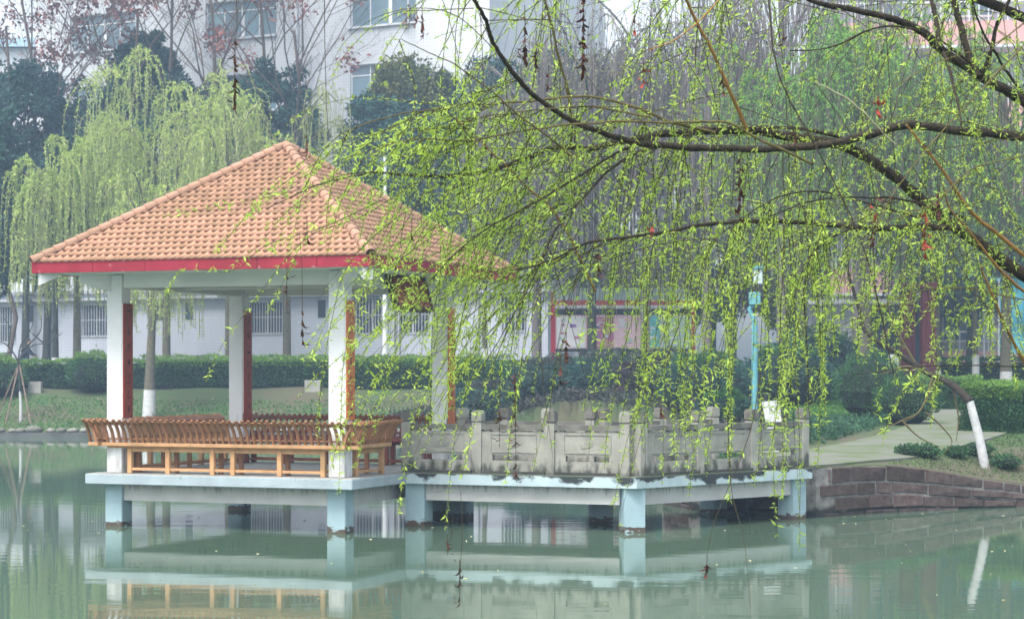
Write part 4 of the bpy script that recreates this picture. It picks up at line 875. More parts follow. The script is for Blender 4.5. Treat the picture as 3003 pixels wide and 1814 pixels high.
cover('grass', 'low weeds on the soil between retaining wall and path', [(6.4, 34.2), (9.3, 35.7), (13, 36.5), (13, 42), (10.6, 43), (9.3, 39.3), (7.2, 36)], 7000, .05, mat('weed_leaf', (.07, .12, .04), .8, .3, 2, isl=.4), .03, 96)
for i, (px, Y, r_, lb) in enumerate(((2185, 36.2, .17, 'small weed clump on the soil, leftmost above the stone wall'), (2225, 36.2, .2, 'dark weed clump in the middle above the stone wall'), (2300, 36.6, .16, 'small weed clump right of the middle one above the stone wall'), (2355, 37, .2, 'dark striped weed clump at the foot of the leaning trunk'), (2420, 36.4, .2, 'weed clump nearest the right edge above the stone wall'))):
    bush(at(px, Y), Y, r_ * 1.3, r_ * .7, lb, n=500, leaf=.05, seed=100 + i, cat='plant', name='weed_clump', topm=M_hedge)
# leaning tree with whitewashed trunk at the right
g = P(2372, 1128, 36.2); lt = thing('leaning_tree', 'leaning tree with whitewashed trunk and mossy bough over the path', 'tree', (g[0], 36.2, g1(g[0], 36.2)), 0)
o0 = np.array([g[0], 36.2, g1(g[0], 36.2)])
q = [o0 - [0, 0, .1], P(2357, 1060, 36.2), P(2342, 1000, 36.2), P(2333, 965, 36.2)]
MB().tube(spline([p_ - o0 for p_ in q], 5), np.linspace(.088, .072, 16), 9).build('whitewashed_foot', M_wash, lt, smooth=True)
q = [P(2333, 965, 36.2), P(2290, 925, 36.4), P(2240, 900, 36.6), P(2160, 850, 36.8), P(2085, 800, 36.8), P(2065, 740, 36.8), P(2030, 620, 36.6)]
MB().tube(spline([p_ - o0 for p_ in q], 5), np.linspace(.080, .022, 31), 8).build('mossy_bough', M_bark, lt, smooth=True)
mb = MB()
for q in ([(2255, 905), (2230, 960), (2200, 1000), (2170, 1015)], [(2245, 903), (2215, 985), (2170, 1010), (2100, 1045)], [(2290, 925), (2305, 1000), (2300, 1060)], [(2225, 990), (2260, 1020), (2290, 1060), (2270, 1090)], [(2170, 1012), (2210, 1050), (2260, 1075)], [(2240, 900), (2180, 880), (2120, 900)], [(2200, 870), (2150, 780), (2130, 700)], [(2120, 815), (2180, 740), (2200, 650)]):
    mb.tube(spline([P(a_, b__, 36.5) - o0 for a_, b__ in q], 4), np.linspace(.022, .006, 4 * (len(q) - 1) + 1), 4, cap=False)
mb.build('branches', M_bark2, lt)
# young staked tree at left
Y = 74.; g = P(50, 975, Y); st = thing('staked_tree', 'young bare tree held by wooden stakes on the left slope', 'tree', (g[0], Y, g1(g[0], Y)), 0); o0 = np.array([g[0], Y, g1(g[0], Y)])
MB().tube([(0, 0, -.1), (.0, 0, .7), (-.03, 0, 1.15)], [.065, .05, .045], 7).build('whitewashed_foot', M_wash, st)
t0 = P(44, 865, Y) - o0
MB().tube([(-.03, 0, 1.14), t0], [.045, .045], 7).build('trunk', M_dbark, st)
mb = MB()
for q in ([(44, 868), (30, 845), (10, 825), (-10, 818)], [(44, 868), (58, 850), (80, 830), (120, 822), (125, 790)], [(30, 845), (10, 850)], [(120, 822), (150, 800)], [(105, 825), (70, 795)], [(44, 868), (50, 830), (75, 790), (80, 760)], [(20, 832), (25, 790), (10, 765)], [(50, 845), (95, 800), (100, 760)], [(125, 800), (135, 770)]):
    mb.tube(spline([P(a_, b__, Y) - o0 for a_, b__ in q], 3), np.linspace(.035, .01, 3 * (len(q) - 1) + 1), 4, cap=False)
mb.build('branches', M_dbark, st)
for (px, py, dy) in ((12, 992, -.4), (75, 995, -.4), (-8, 950, .8)):
    a_ = P(px, py, Y + dy); a_[2] = g1(a_[0], a_[1]) - .05; MB().tube([a_ - o0, P(46, 872, Y + .02) - o0], [.032, .026], 6).build('stake', M_stake, st)
bk = MB().bbox(-.3, .3, -.15, .15, -.1, .42).build('concrete_block', M_conc, None, (at(752, 77.8), 77.8, g1(at(752, 77.8), 77.8))); bk['label'] = 'small pale concrete block at the foot of the hedge behind the front right column'; bk['category'] = 'block'
bk = MB().bbox(-.25, .25, -.15, .15, -.1, .4).build('concrete_block', M_conc, None, (at(85, 78), 78, g1(at(85, 78), 78))); bk['label'] = 'small pale concrete block under the hedge beside the staked tree'; bk['category'] = 'block'
# ================================================================ street furniture on the banks
# lamp post
Y = 37.5; x = at(1813, Y); x = at(1815, Y); zb = .70
lp = thing('street_lamp', 'turquoise lamp post with crooked neck and lantern behind the footbridge', 'street lamp', (x, Y, zb))
top = P(1815, 640, Y)[2] - zb
def ptz(py): return P(1815, py, Y)[2] - zb
MB().tube([(0, 0, -.3), (0, 0, ptz(770))], [.062, .056], 12).build('pole', M_lamp, lp, smooth=True)
MB().tube([(0, 0, ptz(771)), (-.03, 0, ptz(762)), (-.10, 0, ptz(742)), (-.02, 0, ptz(734))], [.05, .045, .045, .05], 10).build('crooked_neck', M_lamp, lp, smooth=True)
MB().bbox(-.10, .10, -.1, .1, ptz(733), ptz(702), .01).build('lamp_box', M_lamp, lp)
MB().bbox(-.06, .19, -.11, .11, ptz(701), ptz(684), .01).build('lantern_base', M_dark, lp)
MB().bbox(-.02, .14, -.08, .08, ptz(683), ptz(648), .008).build('lantern_glass', M_lglass, lp)
MB().bbox(-.05, .17, -.11, .11, ptz(647), ptz(640), .004).build('lantern_cap', M_lamp, lp)
# white tilted box/board behind the balustrade end
Y = 37.0; x = at(1856, Y); x0 = thing('white_board', 'white plastic board leaning behind the balustrade right of the lamp post', 'board', (x, Y, .8))
v = []
for yy in (0, .05):
    for (px, py) in ((1848, 1046), (1884, 1046), (1874, 962), (1832, 966)): q = P(px, py, Y); v.append((q[0] - x, yy, q[2] - .8))
MB().add(v, [(0, 1, 2, 3), (7, 6, 5, 4), (0, 4, 5, 1), (1, 5, 6, 2), (2, 6, 7, 3), (3, 7, 4, 0)]).build('sheet', M_plast, x0)
MB().box(-.14, .14, .05, .35, -.2, .35).build('foot', M_plast, x0)
# white lamp post on far side, white pipe
for (px, p0_, Y, r_, lb) in ((926, 375, 82.3, .075, 'tall white pole in front of the building, right of the pavilion roof peak'),):
    x = at(px, Y); g_ = g1(x, Y); t = thing('white_pole', lb, 'pole', (x, Y, g_)); hh = P(px, p0_, Y)[2] - g_
    MB().tube([(0, 0, -.2), (0, 0, 4.)], [r_ * 1.5, r_ * 1.35], 10).build('lower_shaft', M_wpole, t, smooth=True); MB().tube([(0, 0, 4.), (0, 0, hh)], [r_, r_ * .8], 10).build('upper_shaft', M_wpole, t, smooth=True)
# notice board
Y = 78.; x0 = at(1325, Y); x1 = at(1662, Y); g_ = g1((x0 + x1) / 2, Y); nbd = thing('notice_board', 'long outdoor notice board with pink and teal posters and a red post', 'notice board', (x0, Y, g_)); Wn = x1 - x0
zt = lambda py: P(1500, py, Y)[2] - g_
MB().box(.15, Wn, 0, .12, zt(838), zt(742)).build('board', M_hull, nbd)
MB().box(0, .17, -.06, .18, -.2, zt(700)).build('red_post', M_redp, nbd); MB().box(Wn + .01, Wn + .16, -.06, .18, -.2, zt(720)).build('red_post', M_redp, nbd)
MB().box(.18, Wn, -.08, .2, zt(845), zt(838.5)).build('bottom_rail', M_dark, nbd); MB().box(.18, Wn, -.12, .24, zt(741), zt(734)).build('header_rail', M_pwhite, nbd)
hd = MB().box(.18, Wn, -.05, .15, zt(733.5), zt(722)).build('header_stripe', M_pred, nbd)
MB().box(.18, Wn, -.03, .13, zt(721.5), zt(692)).build('header_panel', M_pteal, nbd)
MB().box(.2, Wn, -.02, -.001, zt(757), zt(743)).build('painted_header_shadow', M_dark, nbd)  # dark strip stands in for the header rail's shadow on the board
rgp = random.Random(5)
for (a_, b__, c0, c1, m) in ((.22, 1.35, 836, 760, M_pwhite), (1.4, 2.45, 836, 762, M_magenta), (2.5, 3.35, 836, 760, M_hull), (3.5, 4.25, 836, 758, M_teal), (4.3, 5.55, 836, 760, M_pteal)):
    po = MB().box(a_, b__, -.03, -.001, zt(c0), zt(c1)).build('poster', m, nbd)
    for q in range(8):
        u = rgp.uniform(a_ + .08, b__ - .35); z = rgp.uniform(zt(c0) + .08, zt(c1) - .2); ww = rgp.uniform(.1, .28); h_ = rgp.uniform(.03, .14); MB().box(u, u + ww, -.034 - q * .0015, -.0305, z, z + h_).build('print', rgp.choice([M_violet, M_magenta, M_pwhite, M_pteal]), po)
for k in range(3): MB().box(.6 + k * 2.3, .7 + k * 2.3, .02, .1, -.2, zt(846)).build('leg', M_bars, nbd)
# maroon posts, tarp, bins at the far right
for i, (px, Y, lb) in enumerate(((2182, 64, 'left maroon post in front of the utility building'), (2232, 63, 'right maroon post in front of the turquoise tarpaulin'))):
    x = at(px, Y); mp_ = thing('maroon_post', lb, 'post', (x, Y, g1(x, Y)), 0, 'maroon posts'); MB().bbox(-.22, .22, -.22, .22, -.2, 3.5, .02).build('shaft', M_maroon, mp_); MB().bbox(-.3, .3, -.3, .3, 3.501, 3.7, .02).build('cap', M_maroon, mp_); MB().bbox(-.3, .3, -.3, .3, -.2, .35, .02).build('base', M_maroon, mp_)
Y = 78; x = at(2400, Y); tp_ = thing('market_stall', 'stall under a turquoise tarpaulin at the right edge', 'stall', (x, Y, g1(x, Y)))
rg = np.random.default_rng(4); gx, gz_ = np.meshgrid(np.linspace(.1, 1.3, 9), np.linspace(1.3, 4.2, 9)); yy = .12 * np.sin(gx * 6) + .08 * np.sin(gz_ * 4)
i = (np.arange(8)[:, None] * 9 + np.arange(8)[None]).ravel(); f_ = np.stack([i, i + 1, i + 10, i + 9], -1)
vf = np.stack([gx, yy, gz_], -1).reshape(-1, 3); mb = MB().add(vf, f_); mb.add(vf + [0, .03, 0], f_[:, ::-1]); mb.build('side_sheet', M_tarp, tp_, smooth=True)
vr = np.stack([gx * 1.4 - 1.2, yy * 0 + (gz_ - .9) * .9, 4.2 + .25 * np.sin(gx * 3) + yy], -1).reshape(-1, 3); mb = MB().add(vr, f_); mb.add(vr - [0, 0, .03], f_[:, ::-1]); mb.build('roof_sheet', M_tarp, tp_, smooth=True)
for (a_, b__) in ((.1, 0), (1.3, 0), (.1, 2.5), (1.3, 2.5)): MB().tube([(a_, b__ + .2, -.2), (a_, b__ + .2, 4.2)], .04, 6).build('pole', M_bars, tp_)
for i, (px, Y, lb) in enumerate(((2130, 76, 'blue bin beside the white cabinet'), (2378, 74, 'blue bin under the turquoise tarpaulin'), (2400, 73.4, 'rightmost blue bin under the turquoise tarpaulin'))):
    x = at(px, Y); bn = thing('blue_bin', lb, 'bin', (x, Y, g1(x, Y)), 0, 'blue bins'); MB().tube([(0, 0, 0), (0, 0, .9)], [.28, .34], 12).build('body', M_blueb, bn, smooth=True); MB().tube([(0, 0, .9), (0, 0, .97)], [.37, .3], 12).build('lid', M_blueb, bn)
Y = 77; x = at(2152, Y); wc = thing('white_cabinet', 'small white cabinet right of the blue bin', 'cabinet', (x, Y, g1(x, Y))); MB().bbox(-.22, .22, -.2, .2, 0, 1.25, .02).build('body', M_frame, wc); MB().bbox(-.19, .19, -.22, -.201, .1, 1.15, .004).build('door', M_bwhite, wc)
# stone bench top near the trimmed bush
Y = 49; x = at(2352, Y); sb = thing('stone_table', 'dark stone slab table beside the trimmed bushes', 'table', (x, Y, g1(x, Y))); MB().bbox(-.55, .55, -.3, .3, .62, .70, .01).build('top', mat('dark_slate', (.07, .08, .10), .4, .2), sb); MB().bbox(-.15, .15, -.15, .15, -.1, .619, .01).build('leg', M_conc, sb)
# cyclist
Y = 83.6; x = at(62, Y); gp = g1(x, Y) + .06
by = thing('bicycle', 'dark bicycle ridden behind the hedge at the left edge', 'bicycle', (x, Y, gp))
for wx in (-.48, .56):
    t_ = [(wx + .33 * math.cos(a_), 0, .33 + .33 * math.sin(a_)) for a_ in np.linspace(0, 2 * math.pi, 21)]; wh = MB().tube(t_, .02, 5).build('wheel', M_dark, by); sp = MB()
    for k in range(6): a_ = k * math.pi / 6; sp.tube([(wx - .31 * math.cos(a_), 0, .33 - .31 * math.sin(a_)), (wx + .31 * math.cos(a_), 0, .33 + .31 * math.sin(a_))], .004, 3)
    sp.build('spokes', M_bars, wh)
fm = MB()
for q in ([(-.48, 0, .33), (0, 0, .3), (.42, 0, .8), (-.15, 0, .78), (0, 0, .3)], [(-.48, 0, .33), (-.15, 0, .78), (-.18, 0, .92)], [(.56, 0, .33), (.42, 0, .8), (.40, 0, .98)]): fm.tube(q, .018, 6)
fm.build('frame', M_dark, by); MB().bbox(-.32, -.06, -.08, .08, .92, .97, .02).build('saddle', M_dark, by); MB().tube([(.46, -.28, 1.03), (.40, -.1, .99), (.40, .1, .99), (.46, .28, 1.03)], .015, 6).build('handlebar', M_dark, by)
def skin_fig(name, joints, edges, radii, parent, matf, mats):
    me = bpy.data.meshes.new(name); me.from_pydata(joints, edges, []); o = bpy.data.objects.new(name, me); COL.objects.link(o)
    o.modifiers.new('s', 'SKIN'); sb_ = o.modifiers.new('u', 'SUBSURF'); sb_.levels = 2; sb_.render_levels = 2
    for v_, r in zip(me.skin_vertices[0].data, radii): v_.radius = r if isinstance(r, tuple) else (r, r)
    me.skin_vertices[0].data[0].use_root = True
    dg = bpy.context.evaluated_depsgraph_get(); dg.update(); m2 = bpy.data.meshes.new_from_object(o.evaluated_get(dg)); bpy.data.objects.remove(o)
    for m in mats: m2.materials.append(m)
    for p_ in m2.polygons: p_.material_index = matf(p_.center); p_.use_smooth = True
    return link(name, m2, parent)
pr_ = thing('person', 'person in dark jacket and blue jeans riding a bicycle behind the hedge', 'person', (x, Y, gp))
J = [(-.17, 0, 1.0), (-.08, 0, 1.22), (.04, 0, 1.42), (.09, 0, 1.50), (.13, 0, 1.58), (.17, 0, 1.68), (.16, 0, 1.78),
     (.05, .17, 1.42), (.22, .23, 1.20), (.44, .25, 1.08), (.05, -.17, 1.42), (.22, -.23, 1.20), (.44, -.25, 1.08),
     (-.14, .1, .98), (.24, .12, .82), (.08, .1, .42), (.2, .1, .36), (-.14, -.1, .98), (.26, -.12, .66), (.06, -.1, .25), (.18, -.1, .19)]
Eg = [(0, 1), (1, 2), (2, 3), (3, 4), (4, 5), (5, 6), (2, 7), (7, 8), (8, 9), (2, 10), (10, 11), (11, 12), (0, 13), (13, 14), (14, 15), (15, 16), (0, 17), (17, 18), (18, 19), (19, 20)]
Rd = [.15, .155, .15, .06, .065, .095, .075, .075, .055, .04, .075, .055, .04, .11, .08, .055, .045, .11, .08, .055, .045]
skin_fig('body', J, Eg, Rd, pr_, lambda c: 2 if (c.z > 1.55 or c.x > .41) else (1 if (c.z < 1.02 and not (abs(c.y) > .19 and c.x > .1)) else 0), [M_jacket, M_jeans, M_skin])
hb = MB(); v = []; k = 8
for i in range(5):
    a_ = i * math.pi / 8
    for j in range(k): v.append((.15 + .1 * math.cos(a_) * math.cos(j * math.pi / 4) - .015, .095 * math.cos(a_) * math.sin(j * math.pi / 4), 1.70 + .13 * math.sin(a_)))
hb.add(v, [(i * k + j, i * k + (j + 1) % k, (i + 1) * k + (j + 1) % k, (i + 1) * k + j) for i in range(4) for j in range(k)]).build('hair', M_hair, pr_, smooth=True)
# ================================================================ FOREGROUND WILLOW
Yt = 10.2; TB = np.array([3.15, Yt, .5])
wl = thing('willow_tree', 'foreground willow with fresh yellow green leaves and bare dark boughs reaching in from the right', 'tree', tuple(TB))
def W(px, py, Y): return P(px, py, Y) - TB
trunk = spline([(0, 0, -.3), (-.08, 0, 1.0), (-.22, .05, 2.0), (-.15, .1, 2.9), (-.02, .1, 3.8), (.1, .2, 5.2), (.0, .3, 6.6)], 6)
MB().tube(trunk, np.linspace(.2, .09, len(trunk)), 12).build('trunk', M_bark, wl, smooth=True)
s10 = 1.21925 / F
LIMBS = []    # (world-local pts, radii)
def limb(pts, w0, w1, Y0, Y1, m=M_bark, name='bough', k=8, sub=8, attach=True, starts=True):
    n_ = len(pts); Ys = np.linspace(Y0, Y1, n_); c = spline([W(x_, y_, Y_) for (x_, y_), Y_ in zip(pts, Ys)], sub)
    c = c + np.cumsum(RNG.normal(size=c.shape) * .0016, axis=0)
    r = np.linspace(w0, w1, len(c)) / 2 * np.linspace(Y0, Y1, len(c)) * s10; r = r * (1 + RNG.normal(size=len(r)) * .05)
    MB().tube(c, r, k).build(name, m, wl, smooth=True)
    if starts: LIMBS.append(c)
    return c
limb([(1100, -60), (1137, 0), (1165, 50), (1190, 110), (1240, 180), (1290, 235), (1370, 290), (1450, 325), (1530, 350), (1620, 361), (1740, 366), (1860, 362), (2000, 348), (2100, 325), (2170, 305), (2230, 308), (2330, 320), (2470, 332), (2640, 350)], 8, 24, 8.3, 9.9)
limb([(640, 500), (760, 445), (880, 412), (960, 415), (1040, 422), (1130, 412), (1220, 395), (1290, 370), (1350, 352), (1420, 357), (1480, 345), (1560, 328), (1640, 320), (1740, 320), (1830, 320), (1920, 338), (2010, 350), (2080, 380), (2150, 430), (2230, 497), (2300, 550), (2380, 612), (2470, 675), (2640, 790)], 2, 34, 8.6, 10.2)
limb([(1640, 325), (1700, 308), (1760, 300), (1840, 300), (1930, 305), (2010, 328), (2070, 370)], 5, 10, 9.3, 9.7)
limb([(1850, -45), (1950, 0), (2010, 18), (2080, 35), (2150, 50), (2210, 75), (2260, 120), (2310, 155), (2370, 195), (2440, 235), (2520, 290), (2640, 380)], 10, 31, 9.2, 10.3)
limb([(2312, 300), (2300, 240), (2285, 180), (2262, 125)], 5, 10, 9.3, 9.6)
limb([(2230, -60), (2240, 0), (2255, 60), (2262, 120)], 8, 13, 9.7, 9.6)
limb([(2275, -60), (2292, 0), (2312, 70), (2340, 160), (2350, 180)], 14, 20, 10, 9.9)
limb([(2460, -60), (2430, 0), (2400, 60), (2385, 130), (2365, 195)], 7, 12, 9.6, 9.9)
limb([(2320, -50), (2350, 40), (2390, 120), (2440, 200), (2520, 300)], 4, 8, 9.2, 9.9)
limb([(1240, 650), (1330, 620), (1400, 587), (1500, 572), (1600, 560), (1680, 546), (1780, 540), (1880, 540), (2000, 550), (2100, 557), (2220, 550), (2300, 556)], 4, 15, 8.7, 9.6)
limb([(1950, 1050), (1945, 950), (1942, 830), (1938, 700), (1950, 620), (1985, 580), (2045, 548)], 1.5, 6, 9, 9.3, sub=6, k=6)
limb([(1150, 900), (1250, 740), (1300, 640), (1345, 555), (1430, 460), (1500, 395), (1570, 368), (1640, 358)], 2, 9, 8.6, 9.3)
limb([(1000, 720), (1080, 620), (1200, 525), (1330, 455), (1420, 400), (1500, 352), (1580, 330)], 2, 8, 8.4, 9.2)
limb([(1635, -40), (1655, 5), (1710, 110), (1760, 220), (1802, 312)], 6, 10, 9.0, 9.45, M_bark3)
limb([(1560, 120), (1640, 80), (1730, 0), (1760, -40)], 3, 5, 8.9, 9.0, M_bark3, k=6)
limb([(1290, -50), (1312, 0), (1342, 120), (1368, 230), (1374, 352)], 5, 7, 8.7, 9.0, M_bark2)
limb([(860, 390), (950, 345), (1050, 340), (1130, 342), (1250, 320), (1400, 305), (1520, 302), (1640, 303), (1740, 308), (1830, 350), (1950, 400)], 2, 7, 8.4, 9.2, M_bark2)
limb([(830, 320), (900, 290), (1010, 270), (1100, 255), (1250, 245), (1400, 232), (1520, 255), (1610, 290), (1720, 318)], 2, 8, 8.4, 9.2, M_bark2)
limb([(1080, 300), (1200, 275), (1330, 262), (1420, 255), (1560, 278)], 2, 5, 8.6, 8.9, M_bark2, k=6)
limb([(1380, 380), (1270, 300), (1150, 200), (1050, 140), (960, 95)], 5, 2, 8.8, 8.3, M_bark2, k=6)
limb([(1430, 700), (1340, 520), (1250, 430), (1140, 320), (1060, 250)], 6, 2, 9.3, 8.5, M_bark3, k=6)
limb([(2150, 900), (2080, 600), (1990, 400), (1880, 200), (1850, 60), (1840, -40)], 3, 5, 9, 9.3, k=6)
limb([(1850, 520), (1950, 480), (2100, 470), (2200, 480), (2330, 520)], 3, 7, 9.0, 9.6)
limb([(1700, 590), (1790, 520), (1880, 470), (1980, 460), (2100, 490), (2200, 520)], 2, 6, 8.9, 9.5)
limb([(2360, 640), (2400, 740), (2440, 820), (2500, 920)], 4, 11, 9.2, 9.6, M_bark3)
limb([(2180, 300), (2260, 400), (2330, 500), (2400, 560), (2500, 640)], 5, 12, 9.4, 9.9, M_bark3)
limb([(1960, 200), (2040, 240), (2110, 300), (2160, 350)], 4, 5, 9.2, 9.5, mat('pale_young_bark', (.36, .36, .24), .8, .2, 20), k=6)
limb([(1900, 120), (2000, 110), (2100, 65), (2200, 70), (2270, 100), (2360, 170)], 3, 7, 9.2, 9.8)
limb([(2463, 700), (2400, 650), (2330, 560), (2280, 500), (2260, 440)], 8, 3, 9.9, 9.3, M_bark3)
limb([(2470, 100), (2380, 200), (2260, 330), (2150, 480), (2080, 620)], 4, 2, 9.0, 8.6, M_bark2, k=6)
limb([(2500, 20), (2400, 100), (2250, 150), (2100, 240)], 4, 2, 9.1, 8.7, M_bark2, k=6)
limb([(2470, 370), (2350, 400), (2250, 480), (2150, 520), (1960, 530)], 4, 2, 9.1, 8.7, M_bark2, k=6)
limb([(2470, 880), (2350, 878), (2200, 882), (2050, 900)], 4, 1.5, 8.9, 8.6, k=6)
limb([(2470, 720), (2330, 690), (2200, 700), (2060, 760), (1960, 800)], 4, 1.5, 9.2, 8.9, M_bark2, k=6)
# boughs that carry the strands entering from above the frame
for q, Ya in (([(700, -120), (1000, -170), (1400, -200), (1900, -170), (2350, -90), (2640, 150)], 8.8), ([(1000, -60), (1300, -110), (1700, -120), (2150, -60), (2500, 60), (2680, 260)], 9.6), ([(1250, -30), (1600, -60), (2000, -110), (2400, -150), (2650, -60)], 9.1)):
    limb(q, 4, 30, Ya, 10.2)
HID = LIMBS[-3:]
# twig strands -------------------------------------------------
def envelope(px):
    return float(np.interp(px, [300, 390, 480, 560, 740, 800, 900, 950, 1070, 1140, 1230, 1300, 1400, 1480, 1600, 1670, 1770, 1860, 1950, 1990, 2090, 2190, 2290, 2330, 2400, 2463],
                           [680, 740, 900, 800, 1060, 1190, 1150, 1250, 1270, 1180, 1160, 1255, 1150, 1290, 1280, 1240, 1300, 1300, 1380, 1010, 1060, 1110, 1100, 1000, 1000, 1080]))
def topix(p):
    w_ = p + TB; return ((w_[0] / w_[1] * F + CX) / 1.21925, (HY - (w_[2] - H) / w_[1] * F) / 1.21925)
STR = []   # (pts, leaf density, kind)
def strand_from(start, lean, L_, Yd=0., arch=.0, seed=None):
    """hanging twig: start local, lean = horizontal run / length, leaves start direction"""
    n_ = max(6, int(L_ / .045)); t = np.linspace(0, 1, n_)[:, None]
    hx = lean; ax = np.array([hx * L_, Yd, 0.]); vert = math.sqrt(max(.08, 1 - min(abs(hx), .95) ** 2))
    pts = start + ax * (t * 1.25 - .25 * t * t) + np.array([0, 0, -1.]) * L_ * vert * (t * .55 + .45 * t ** 2) + np.array([0, 0, 1.]) * arch * np.sin(t * math.pi * .8) * L_
    pts = pts + np.cumsum(np.cumsum(RNG.normal(size=(n_, 3)) * .0011, axis=0), axis=0) * [1, 1, .4] + np.cumsum(RNG.normal(size=(n_, 3)) * .0022, axis=0)
    return pts
def clip_env(pts, fr):
    """shorten a strand so that its tip keeps above the crown's lower rim"""
    for i in range(len(pts)):
        px, py = topix(pts[i])
        if py > envelope(px) * fr - 0 and py > 200: return pts[:max(i, 0)]
    return pts
MPP = 1.21925 * 9 / F
allpts = [(c, i) for c in LIMBS for i in range(0, len(c))]
def pick(cond):
    for _ in range(200):
        c = LIMBS[RNG.integers(len(LIMBS))]; i = RNG.integers(len(c)); px, py = topix(c[i])
        if cond(px, py): return c[i], px, py
    return c[i], px, py
# explicit long twigs traced from the photograph
EXP = [([(900, 412), (780, 440), (660, 470), (560, 490), (395, 520)], .55), ([(920, 480), (780, 545), (640, 590), (560, 650), (440, 650), (385, 740)], .6), ([(1000, 440), (870, 520), (760, 560), (690, 620), (600, 740), (540, 820), (495, 915)], .75),
       ([(1130, 400), (1010, 480), (850, 620), (800, 760), (770, 950), (765, 1060)], 1), ([(1140, 20), (1040, 25), (960, 30), (900, 60), (840, 120), (800, 180)], .9), ([(1180, 258), (1050, 250), (940, 240), (850, 235), (730, 270), (640, 350)], .8),
       ([(1200, 130), (1100, 40), (1000, 20), (900, 45), (830, 100), (790, 170)], .4), ([(960, 95), (1000, 230), (960, 340), (900, 420), (840, 500)], .9), ([(1100, 340), (960, 380), (820, 470), (740, 560), (700, 640), (640, 760)], .9),
       ([(1250, 420), (1050, 560), (880, 700), (830, 850), (820, 1000), (815, 1190)], 1), ([(1300, 480), (1130, 600), (1000, 760), (930, 900), (900, 1050)], 1), ([(1330, 500), (1180, 650), (1080, 850), (1000, 1000), (955, 1240)], 1),
       ([(1345, 560), (1250, 700), (1160, 850), (1100, 1020), (1070, 1275)], 1), ([(1350, 560), (1280, 760), (1240, 950), (1215, 1160)], .9), ([(880, 412), (800, 430), (700, 500), (620, 590), (560, 640)], .7), ([(1120, 415), (1000, 560), (950, 640), (880, 650), (800, 740), (750, 860)], .9),
       ([(1400, 450), (1330, 600), (1160, 780), (1000, 880), (900, 980), (850, 1130)], 1), ([(780, -60), (782, 140), (789, 310), (800, 330)], .05), ([(568, -60), (570, 60), (566, 110)], .0), ([(1330, 1100), (1305, 900), (1300, 700)][::-1], .05),
       ([(1750, 1000), (1760, 1180), (1790, 1300), (1806, 1478)], .04), ([(1830, 900), (1800, 1050), (1720, 1250), (1700, 1340)], .04), ([(1690, 560), (1640, 760), (1560, 980), (1480, 1290)], .3)]
for q, den in EXP:
    Y_ = RNG.uniform(8.3, 9.2); STR.append((spline([W(a_, b__, Y_) for a_, b__ in q], 9), den))
def add_random(n_, cond, leanf, Lr, fr=(.72, 1.0), den=(.75, 1.1)):
    for _ in range(n_):
        s0, px, py = pick(cond); L_ = RNG.uniform(*Lr) * MPP; lean = leanf(px, py)
        pts = clip_env(strand_from(s0, lean, L_, RNG.uniform(-.1, .7), max(0, RNG.normal() * .06)), RNG.uniform(*fr))
        if len(pts) > 6: STR.append((pts, RNG.uniform(*den) if RNG.random() > .1 else .06))
rnd = RNG.uniform
add_random(70, lambda x_, y_: 1000 < x_ < 1640 and 230 < y_ < 660, lambda x_, y_: -rnd(.15, .95), (250, 760))
add_random(26, lambda x_, y_: 1120 < x_ < 1480 and 340 < y_ < 640, lambda x_, y_: -rnd(.5, .92), (480, 900), fr=(.8, 1.0))
add_random(30, lambda x_, y_: 1150 < x_ < 1640 and 350 < y_ < 700, lambda x_, y_: -rnd(.05, .6), (400, 800))
add_random(36, lambda x_, y_: 760 < x_ < 1250 and 200 < y_ < 450, lambda x_, y_: -rnd(.3, .95), (120, 420))
add_random(92, lambda x_, y_: 1500 < x_ < 1990 and 280 < y_ < 620, lambda x_, y_: rnd(-.28, .12), (380, 1050), fr=(.62, 1.0))
add_random(26, lambda x_, y_: 1560 < x_ < 2000 and 480 < y_ < 620, lambda x_, y_: rnd(-.2, .1), (500, 950), fr=(.85, 1.0))
add_random(80, lambda x_, y_: 1960 < x_ < 2480 and y_ > -20, lambda x_, y_: rnd(-.75, .45), (180, 620), fr=(.7, 1.0))
add_random(40, lambda x_, y_: 2000 < x_ < 2480 and y_ > 400, lambda x_, y_: rnd(-.6, .3), (180, 560), fr=(.8, 1.0))
add_random(52, lambda x_, y_: 1350 < x_ < 2500 and y_ < 0, lambda x_, y_: rnd(-.5, .3), (250, 700))
add_random(24, lambda x_, y_: 950 < x_ < 1500 and y_ < 60, lambda x_, y_: rnd(-.7, .2), (150, 480), den=(.4, .9))
add_random(36, lambda x_, y_: 1100 < x_ < 1600 and 60 < y_ < 330, lambda x_, y_: rnd(-.7, .2), (150, 480))
for _ in range(170):      # stray thin shoots pointing any way
    s0, px, py = pick(lambda x_, y_: 1000 < x_ < 2480 and y_ < 620); an = rnd(-1.9, 1.9); L_ = rnd(120, 560) * MPP; n_ = 14; t = np.linspace(0, 1, n_)[:, None]
    pts = s0 + np.array([math.sin(an), rnd(-.1, .5), -math.cos(an)]) * L_ * t + np.array([0, 0, -1.]) * L_ * rnd(.05, .35) * t ** 2 + np.cumsum(np.cumsum(RNG.normal(size=(n_, 3)) * .0012, axis=0), axis=0)
    pts = clip_env(pts, .85)
    if len(pts) > 5: STR.append((pts, rnd(.3, .9) if RNG.random() > .3 else .05))
SHOWN = [len(p_) * max(d_, .1) + (0 if 0 < topix(p_[len(p_) // 2])[1] < 1488 and topix(p_[len(p_) // 2])[0] < 2463 else -999) for p_, d_ in STR]
def hides_lamp(p_):
    for q in p_[::2]:
        x_, y_ = topix(q)
        if 1801 < x_ < 1829 and 640 < y_ < 1000: return RNG.random() < .8
    return False
